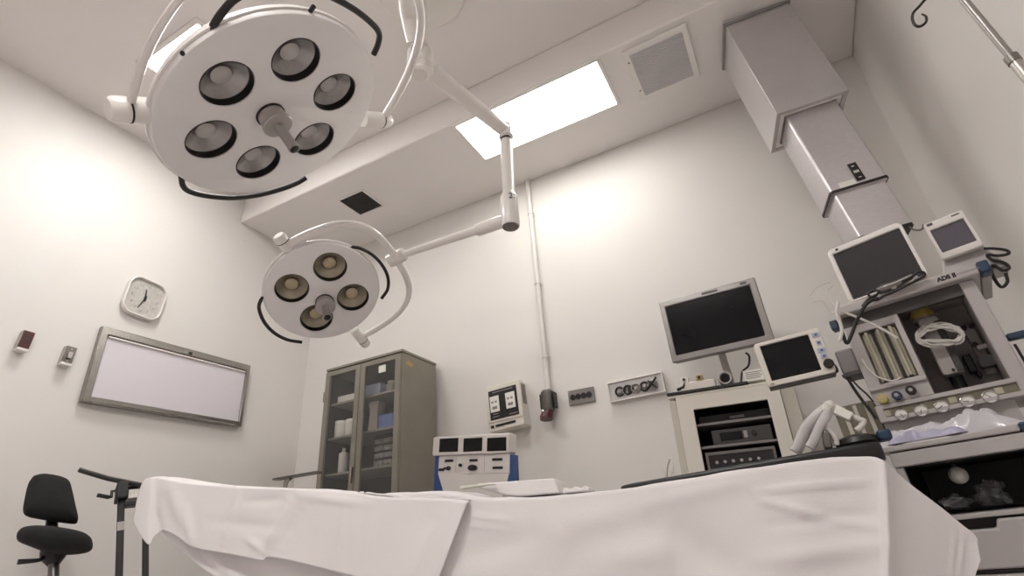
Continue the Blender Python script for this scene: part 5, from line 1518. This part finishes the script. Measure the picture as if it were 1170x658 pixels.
crumple('folded_wrap', 'folded lilac blue wrap along the worktop edge in front of the clear bag', 'wrap', [(1012, 500), (1100, 480)], .142, .187, .030, m_bluefilm, 7.1, 30, 12)
# crumpled things in the dark lower compartment
sv_ = cb0
def lump(name, lab, cat, x, y, n, su, sv2, sn, m, seedv, amp=.5):
    u = am.uv(x, y, n)[0]; b = NB(); bmesh.ops.create_icosphere(b, subdivisions=4, radius=1.0)
    for v in b.verts:
        d = v.co.normalized(); k = 1 + amp * (mnoise.noise(d * 2.1 + Vector((seedv, 0, 0))) + .6 * abs(mnoise.noise(d * 5 + Vector((0, seedv, 0)))))
        z_ = max(-1, d.z * k)
        v.co = Vector(am.p(u + d.x * k * su, sv_ + .0015 + (z_ + 1) * sv2, n + d.y * k * sn))
    lo = min((v.co - Vector(am.O)).dot(Vector(am.V)) for v in b.verts)
    for v in b.verts:
        v.co += Vector(am.V) * (sv_ + .012 - lo)
    return tag(obj(name, b, m, loc=am.p(u, sv_ + .0015, n), ang=30), lab, cat)
lump('plastic_wrapper', 'clear crumpled wrapper at the left of the dark lower compartment', 'wrapper', 1096, 582, .06, .032, .018, .05, m_clear2, 1.2, .6)
lump('plastic_wrapper', 'clear crumpled wrapper at the right of the dark lower compartment', 'wrapper', 1136, 570, .05, .032, .028, .05, m_clear2, 5.7, .7)
t = thing('bay_glint', 'pale round disc hung in the dark lower compartment in place of a lamp reflection', 'painted reflection', am.at(1094, 556, .05))  # added white disc on a strap, imitating a lamp's reflection in the bay
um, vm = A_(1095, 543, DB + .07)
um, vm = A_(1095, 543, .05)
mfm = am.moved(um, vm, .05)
b = NB(); lathe(b, mfm, [(0, .02), (.008, .02), (.016, .015), (.022, .006), (.024, .0), (.02, -.004), (0, -.004)], 24); obj('glint_shell', b, m_paper, t)
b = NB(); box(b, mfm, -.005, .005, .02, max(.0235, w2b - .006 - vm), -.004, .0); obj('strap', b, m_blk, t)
for v in b.verts if False else ():
    pass

# ------------------------------------------------------------------ the operating table and its drapes
bA, bB = np.array([-2.0, 1.1]), np.array([.16, 1.5])
bd_ = unit(np.array([*(bB - bA), 0])); BF = Frame((bB[0], bB[1], 0), bd_, (0, 0, 1))
if BF.N @ (CAM - BF.O) < 0:
    print('bed frame flipped')


def pl_interp(L, n):
    """Resample a list of rows of numbers along its first-two-columns length."""
    L = np.array(L, float); d = np.concatenate([[0], np.cumsum(np.hypot(*np.diff(L[:, :2], axis=0).T) + 4)])
    s_ = np.linspace(0, d[-1], n); C_ = crom(list(L), 12); C_ = np.array(C_)
    dd = np.concatenate([[0], np.cumsum(np.hypot(*np.diff(C_[:, :2], axis=0).T) + .33)])
    return np.stack([np.interp(np.linspace(0, dd[-1], n), dd, C_[:, k]) for k in range(C_.shape[1])], 1)


def segdist(p, a, b):
    a = np.array(a, float); b = np.array(b, float); ab = b - a; t_ = np.clip(((p - a) @ ab) / (ab @ ab), 0, 1); d = p - a - ab * t_
    return np.hypot(*d), t_, np.sign(ab[0] * d[1] - ab[1] * d[0])


def drape(name, lab, cols, m, creases, n=120, nd=44, seedv=0, amp=.006, back_rows=8, solid=.004, z_add=0):
    """cols: rows of (top x, top y, hem x, hem y, n offset, depth of the flat top behind the edge, rise of the flat top)."""
    C_ = pl_interp(cols, n); b = NB(); G = []
    for i in range(n):
        tx, ty, hx, hy, no, dep, rise = C_[i]
        top = BF.at(tx, ty, no); hem = BF.at(hx, hy, no + .01)
        col_ = []
        for k in range(back_rows, 0, -1):
            f_ = (k / back_rows) ** 1.3
            p = top - BF.N * (.018 + dep * f_) + np.array([0, 0, .006 + rise * f_ + .006 * mnoise.noise(Vector((tx * .02, f_ * 3, seedv)))])
            col_.append(p)
        col_.append(top - BF.N * .010 + np.array([0, 0, .003]))
        for k in range(nd + 1):
            v = k / nd; p = top * (1 - v) + hem * v
            px = proj(p); d_ = 0
            for (a0, b0, am_, w_) in creases:
                dist, t_, sg_ = segdist(px, a0, b0); d_ += am_ * math.exp(-(dist / w_) ** 2) * math.sin(math.pi * min(max(t_, .06), .94)) ** .5
            q_ = Vector((px[0] * .012, px[1] * .006, seedv))
            d_ += amp * (mnoise.noise(q_) * 1.4 + .5 * mnoise.noise(q_ * 2.7)) * min(1, v * 4)
            col_.append(p + BF.N * d_)
        G.append([b.verts.new(p) for p in col_])
    for i in range(n - 1):
        for j in range(len(G[0]) - 1):
            b.faces.new((G[i][j], G[i][j + 1], G[i + 1][j + 1], G[i + 1][j]))
    c_ = np.mean([np.array(v.co) for v in b.verts], 0)
    o = obj(name, b, m, loc=(c_[0], c_[1], min(v.co.z for v in b.verts)), ang=180, solid=solid)
    return tag(o, lab, 'drape')


RC = [(436, 566, 425, 760, 0, .20, .010), (470, 563.5, 460, 760, 0, .22, .012), (512, 564, 500, 760, 0, .22, .012), (540, 568, 525, 760, 0, .22, .004), (561, 571, 550, 760, 0, .22, .0), (600, 569.5, 592, 760, 0, .22, .0), (639, 567, 634, 760, 0, .22, 0), (668, 564, 665, 760, 0, .2, 0), (707, 560, 706, 760, 0, .17, 0), (759, 553, 765, 760, 0, .15, 0),
      (834, 541, 848, 760, 0, .13, 0), (895, 531, 905, 760, 0, .12, 0), (949, 524.5, 962, 760, 0, .11, 0), (985, 522.5, 1000, 760, 0, .10, 0), (1001, 523, 1012, 760, .004, .08, 0), (1010, 526.5, 1017, 760, .008, .05, 0), (1018.5, 534, 1028, 756, -.012, .03, 0), (1032, 546, 1048, 744, -.035, .02, 0), (1046, 557.5, 1066, 730, -.05, .015, 0), (1076, 580, 1094, 702, -.075, .01, 0), (1099, 599, 1110, 676, -.09, .008, 0), (1113, 610, 1117.5, 652, -.095, .006, 0), (1117, 616, 1122, 640, -.095, .006, 0)]
rcre = [((862, 562), (1004, 548), .008, 3.2), ((868, 571), (935, 590), .009, 4.0), ((935, 590), (1008, 604), .006, 5), ((880, 600), (1000, 586), -.006, 6), ((872, 640), (1010, 622), .010, 12), ((757, 600), (850, 660), -.016, 24), ((600, 610), (740, 580), .012, 20), ((540, 590), (580, 594), .006, 3), ((528, 600), (575, 604), .004, 3), ((520, 640), (640, 600), -.010, 18),
        ((1011, 535), (1014, 660), .012, 3.5), ((1092, 606), (1086, 660), .004, 2.0), ((1103, 608), (1096, 660), .004, 2.0), ((690, 640), (780, 625), .010, 18), ((745, 575), (860, 548), .006, 10)]
drape('drape_sheet', 'long white sheet hanging over the near side and right end of the operating table', RC, m_cloth, rcre, n=170, seedv=2.0, amp=.007)
UC = [(168, 566, 176, 600, -.004, .02, 0), (185, 566, 188, 609, -.004, .02, 0), (205, 568, 205, 627, -.004, .02, 0), (230, 570, 226, 644, -.004, .02, 0), (260, 572, 250, 662, -.004, .02, 0), (300, 574, 290, 692, -.004, .02, 0), (360, 576, 350, 720, -.004, .02, 0), (430, 579, 416, 740, -.004, .02, 0)]
drape('drape_sheet', 'lower white sheet showing below the hem of the left top sheet', UC, m_cloth, [((240, 632), (300, 690), .008, 8), ((280, 640), (360, 700), -.008, 10), ((205, 612), (240, 660), .006, 5)], n=80, seedv=5.0)
LC = [(160.5, 556, 152.5, 592, .012, .03, 0), (162.5, 552, 156, 602, .02, .10, 0), (166, 548, 164, 616, .026, .2, 0), (172, 545.6, 171, 622, .026, .28, 0), (179, 546, 177.5, 610, .016, .3, 0), (188, 547.6, 187, 606, .02, .3, 0), (205, 551, 203, 614, .026, .3, 0), (230, 554, 221, 625.5, .026, .3, 0), (250, 555.5, 250, 631, .026, .3, 0), (276, 557, 284, 637, .026, .3, 0), (298, 558, 301, 640.5, .026, .3, 0), (308, 558.3, 310, 636.5, .026, .3, 0), (341, 559.5, 350, 645, .026, .3, 0), (375, 561.5, 378, 652, .026, .2, 0), (400, 564, 399, 657, .026, .02, 0), (415, 566, 412, 660, .026, .0, 0), (449, 570, 440, 668, .026, .0, 0), (490, 570.5, 466, 677, .026, .0, 0), (524, 572.5, 483, 684, .026, .0, 0), (534, 574, 490, 690, .026, .0, 0)]
lcre = [((272, 560), (256, 622), .007, 3.0), ((330, 572), (306, 632), .010, 4.5), ((345, 566), (420, 576), .008, 6), ((282, 574), (322, 570), -.006, 5), ((340, 585), (318, 630), -.006, 6), ((395, 570), (388, 650), .004, 3), ((214, 580), (219, 620), .006, 4), ((196, 560), (216, 612), .008, 8), ((430, 590), (415, 650), .004, 5), ((284, 616), (300, 628), .008, 5), ((315, 606), (306, 622), .006, 4), ((500, 590), (470, 660), .006, 9), ((240, 596), (330, 604), -.005, 7), ((176, 585), (180, 612), -.012, 5)]
drape('drape_sheet', 'white sheet laid over the left end of the table with a loose corner', LC, m_cloth, lcre, n=150, seedv=9.0, amp=.006)

# folded white towel lying behind the edge
f = Frame(BF.at(592, 566, -.09), BF.U, (0, 0, 1))
q = [f.uv(x, y) for x, y in ((545, 560), (632.5, 546), (639, 564), (545, 575))]
_dr = [o for o in bpy.data.objects if o.name.startswith('drape_sheet')]
_V = np.array([np.array(o.matrix_basis.translation) + np.array(v.co) for o in _dr for v in o.data.vertices])


def cloth_top(u0, u1, n0, n1):
    """Highest cloth (above f.O, in v) under a strip of the towel."""
    P_ = (_V - f.O); uu, nn = P_ @ f.U, P_ @ f.N
    k = (uu > u0) & (uu < u1) & (nn > n0) & (nn < n1)
    return float((P_[k] @ f.V).max()) if k.any() else -1.0


q[2] = (q[2][0], cloth_top(q[2][0] - .14, q[2][0] + .01, -.17, .01) + .007)
q[3] = (q[3][0], cloth_top(q[3][0] - .01, q[3][0] + .14, -.17, .01) + .007)
mv_ = max(cloth_top(q[3][0] + (q[2][0] - q[3][0]) * k / 10, q[3][0] + (q[2][0] - q[3][0]) * (k + 1) / 10, -.17, .01) - (q[3][1] + (q[2][1] - q[3][1]) * (k + .5) / 10) for k in range(10)) + .005
if mv_ > 0:
    q[2] = (q[2][0], q[2][1] + mv_); q[3] = (q[3][0], q[3][1] + mv_)
q[0] = (q[0][0], max(q[0][1], q[3][1] + .012))


def follow(u0, u1, n0, n1, k=9):
    """Points just above the cloth from u0 to u1."""
    U__ = np.linspace(u0, u1, k); s_ = abs(u1 - u0) / (k - 1) + .012
    return [(float(u), cloth_top(u - s_, u + s_, n0 - .012, n1 + .012) + .006) for u in U__]


zt_ = lambda u0, u1, n0, n1: cloth_top(u0 - .01, u1 + .01, n0 - .01, n1 + .01) + .006
t = thing('folded_towel', 'folded white towel lying on the sheet behind the near edge of the table', 'towel', f.p(0, q[2][1], -.1))
bt_ = follow(q[2][0], q[3][0], -.16, 0); q[0] = (q[0][0], max(q[0][1], bt_[-1][1] + .01))
b = NB(); prism(b, f, [(q[0][0], q[0][1]), (q[1][0], q[1][1])] + bt_, -.16, 0); obj('towel_body', b, m_cloth, t, bev=.006, seg=3)
q2 = [f.uv(x, y) for x, y in ((530, 571), (545, 568), (570, 571.5), (560, 576), (532, 576))]; zq = zt_(min(u for u, v in q2), max(u for u, v in q2), .0, .04); q2 = [(u, max(v, zq + .002 * i)) for i, (u, v) in enumerate(q2)]; b = NB(); prism(b, f.moved(0, 0, .035), q2, -.03, .0); obj('greenish_fold', b, m_cloth_g, t, bev=.003, label='pale greenish folded edge')
q = [f.uv(x, y) for x, y in ((641, 561), (672, 564))]
bt_ = follow(q[1][0], q[0][0], -.12, -.02)
b = NB(); prism(b, f.moved(0, 0, -.02), [(u, v + .012 + .004 * math.sin(2 * i)) for i, (u, v) in enumerate(bt_[::-1])] + bt_, -.10, 0); obj('towel_tail', b, m_cloth, t, bev=.003)

# black pad and the table under the drapes
yp0 = 1.74
pa_, pb2 = at_y(704, 555, yp0), at_y(1007, 502, yp0)
du = unit(pb2 - pa_); L_ = np.linalg.norm(pb2 - pa_)
pf = Frame(pa_, du, None, np.cross(du, (0, 1, 0)))
if pf.N[2] < 0:
    print('pad flipped')
sv3 = 1 if pf.V[1] > 0 else -1
ctr = pa_ + du * L_ / 2
ot = thing('operating_table', 'black padded operating table, mostly hidden under white sheets', 'operating table', (-.7, 1.72, 0))
b = NB(); O_ = rr(0, L_, min(0, sv3 * .24), max(0, sv3 * .24), .05, 6)
bmn = []
for sc_, n_ in ((.985, -.045), (1, -.036), (1, -.010), (.985, -.002), (.95, 0)):
    cu, cv = L_ / 2, sv3 * .12
    bmn.append([b.verts.new(pf.p(cu + (u - cu) * (1 - (1 - sc_) * .24 / L_ * 1.0 if False else 1 - (1 - sc_) * .3), cv + (v - cv) * sc_, n_)) for u, v in O_])
for A, B in zip(bmn, bmn[1:]):
    for i in range(len(A)):
        j = (i + 1) % len(A); b.faces.new((A[i], A[j], B[j], B[i]))
b.faces.new(bmn[0][::-1]); b.faces.new(bmn[-1])
obj('pad', b, m_pad, ot, ang=60)
lowp = min(pa_[2], pb2[2]) - .047
b = NB(); box(b, pf, .03, L_ - .03, min(sv3 * .02, sv3 * .22), max(sv3 * .02, sv3 * .22), -.075, -.046); obj('tabletop', b, m_steel, ot, bev=.004)
b = NB(); box(b, WF, pa_[0] + .12, pa_[0] + .5, .16, min(pf.p(.12, 0, -.076)[2], pf.p(.5, 0, -.076)[2]) + .012, -yp0 - .2, -yp0 - .06); obj('pedestal', b, m_steel, ot, bev=.01)
b = NB(); box(b, WF, pa_[0] - .9, pa_[0] + .7, .03, .16, -yp0 - .22, -yp0 - .03); obj('base', b, m_gun, ot, bev=.02)
# slab under the sheets (follows the cloth, a little below it)
sl = []
for x, y in ((190, 552), (260, 560), (340, 563), (430, 572), (560, 573), (700, 562), (850, 541), (985, 524)):
    sl.append(BF.at(x, y, -.07) - np.array([0, 0, .035]))
b = NB(); rows = []
for p in sl:
    q = p - BF.N * .12
    rows.append([b.verts.new(v) for v in (p, q, q - np.array([0, 0, .04]), p - np.array([0, 0, .04]))])
for A, B in zip(rows, rows[1:]):
    for i in range(4):
        b.faces.new((A[i], A[(i + 1) % 4], B[(i + 1) % 4], B[i]))
b.faces.new(rows[0]); b.faces.new(rows[-1][::-1]); obj('side_section', b, m_steel, ot)
b = NB()
for k in (2, 5):
    p = sl[k] - BF.N * .06; tube(b, [np.array([p[0], p[1], .05]), p - np.array([0, 0, .041])], .025, 12); box(b, WF, p[0] - .15, p[0] + .15, 0, .05, -p[1] - .08, -p[1] + .08)
obj('support_post', b, m_steel, ot)

# breathing tubes and bits on the pad
yT = yp0 + .10
pz = lambda x, y, dy=0.0: at_y(x, y, yT + dy)
def onpad(p):
    u = (p - pf.O) @ pf.U; v = (p - pf.O) @ pf.V
    return pf.p(u, v, 0)
def corr(P, r, n):
    """A corrugated hose: radius ripples along it."""
    Q_ = crom(P, n); rs = [r * (1 + .05 * (1 if k % 2 else -1)) for k in range(len(Q_))]
    return tube(NB(), Q_, rs, 12)
def hose(lab, L, r, n=9, dy=0.0, m=m_tube):
    P = [pz(x, y, dy) for x, y in L]
    e = onpad(P[0]); P[0] = e + pf.N * (r * 1.2)
    return tag(obj('breathing_hose', corr(P, r, n), m, loc=P[0], ang=80), lab, 'breathing hose')
hose('thick clear corrugated hose arching from the black pad, outer one', [(911, 524), (913, 508), (921, 490), (933, 476), (944, 467), (949, 462)], .017, 9, 0.03)
hose('thick clear corrugated hose arching from the black pad, inner one', [(928, 520), (930, 503), (937, 487), (944, 475), (947, 469)], .013, 9, -.06)
t = hose('thin pale hose bending down to the black pad right of the corrugated hoses', [(958, 514), (955, 503), (950, 495), (943, 489), (938, 484)], .0085, 6, -.05, m_cable_w)
t = thing('breathing_connector', 'white elbow connector where the corrugated hoses meet', 'hose connector', pz(952, 466, -.02))
b = NB(); tube(b, [pz(945, 471, -.02), pz(949, 463, -.02), pz(951, 458.5, -.02)], [.014, .018, .008], 14, smooth=3); obj('elbow', b, m_cable_w, t)
b = NB(); tube(b, [pz(950, 464, -.02), pz(957, 468, -.02), pz(961, 470, -.02)], .013, 12); obj('branch', b, m_cable_w, t)
cf2 = Frame(pz(963.5, 472.5, -.02), unit(pz(970, 475.5, -.02) - pz(957, 469.5, -.02)), (0, 0, 1))
b = NB(); rbox(b, cf2, -.022, .022, -.013, .013, -.014, .014, .004); obj('filter_block', b, m_paper, t, bev=.003)
b = NB(); tube(b, [pz(969, 474, -.02), pz(975, 476, -.02), pz(981, 479, -.02), pz(987, 481, -.02), pz(985, 486, -.02), pz(979, 492, -.02)], [.009, .007, .008, .008, .008, .009], 10, smooth=3); obj('swivel_tube', b, m_cable_w, t)
e = onpad(pz(977, 500, -.02))
t = thing('breathing_mask', 'dark rimmed small mask with blue edge lying at the right end of the black pad', 'mask', e)
f = Frame(e + pf.N * .001, pf.U, None, pf.N)
b = NB(); lathe(b, f, [(0, 0), (.05, 0), (.055, .008), (.05, .022), (.03, .03), (0, .034)], 28); obj('cushion', b, m_blk, t)
b = NB(); box(b, f, .052, .085, -.03, .03, .002, .03); obj('edge_clip', b, m_blue_d, t, bev=.006)
e = onpad(pz(946, 508, -.05))
t = thing('breathing_bag', 'grey folded breathing bag between the arching hoses on the black pad', 'breathing bag', e)
f = Frame(e + pf.N * .001, pf.U, None, -np.array(pf.V) * sv3) if False else Frame(e + pf.N * .001, pf.U, pf.N)
q = [f.uv(x, y) for x, y in ((942, 514), (952, 514), (949, 497), (943, 490), (939, 494), (940, 506))]
mq_ = min(v for _, v in q); q = [(u, max(0, v)) for u, v in q]
b = NB(); prism(b, f, q, -.02, .02); obj('bag_body', b, m_gun, t, bev=.008, seg=3)

# ------------------------------------------------------------------ light and exposure
w = bpy.data.worlds.new('world'); SC.world = w; w.use_nodes = True
w.node_tree.nodes['Background'].inputs['Color'].default_value = (1, .97, .93, 1)
w.node_tree.nodes['Background'].inputs['Strength'].default_value = .05
vs_ = SC.view_settings
vs_.view_transform = 'Standard'; vs_.look = 'None'; vs_.exposure = 1.24; vs_.gamma = 1.0; vs_.use_curve_mapping = False
SC.cycles.use_denoising = True
SC.cycles.max_bounces = 8
SC.cycles.diffuse_bounces = 5
SC.cycles.transparent_max_bounces = 12
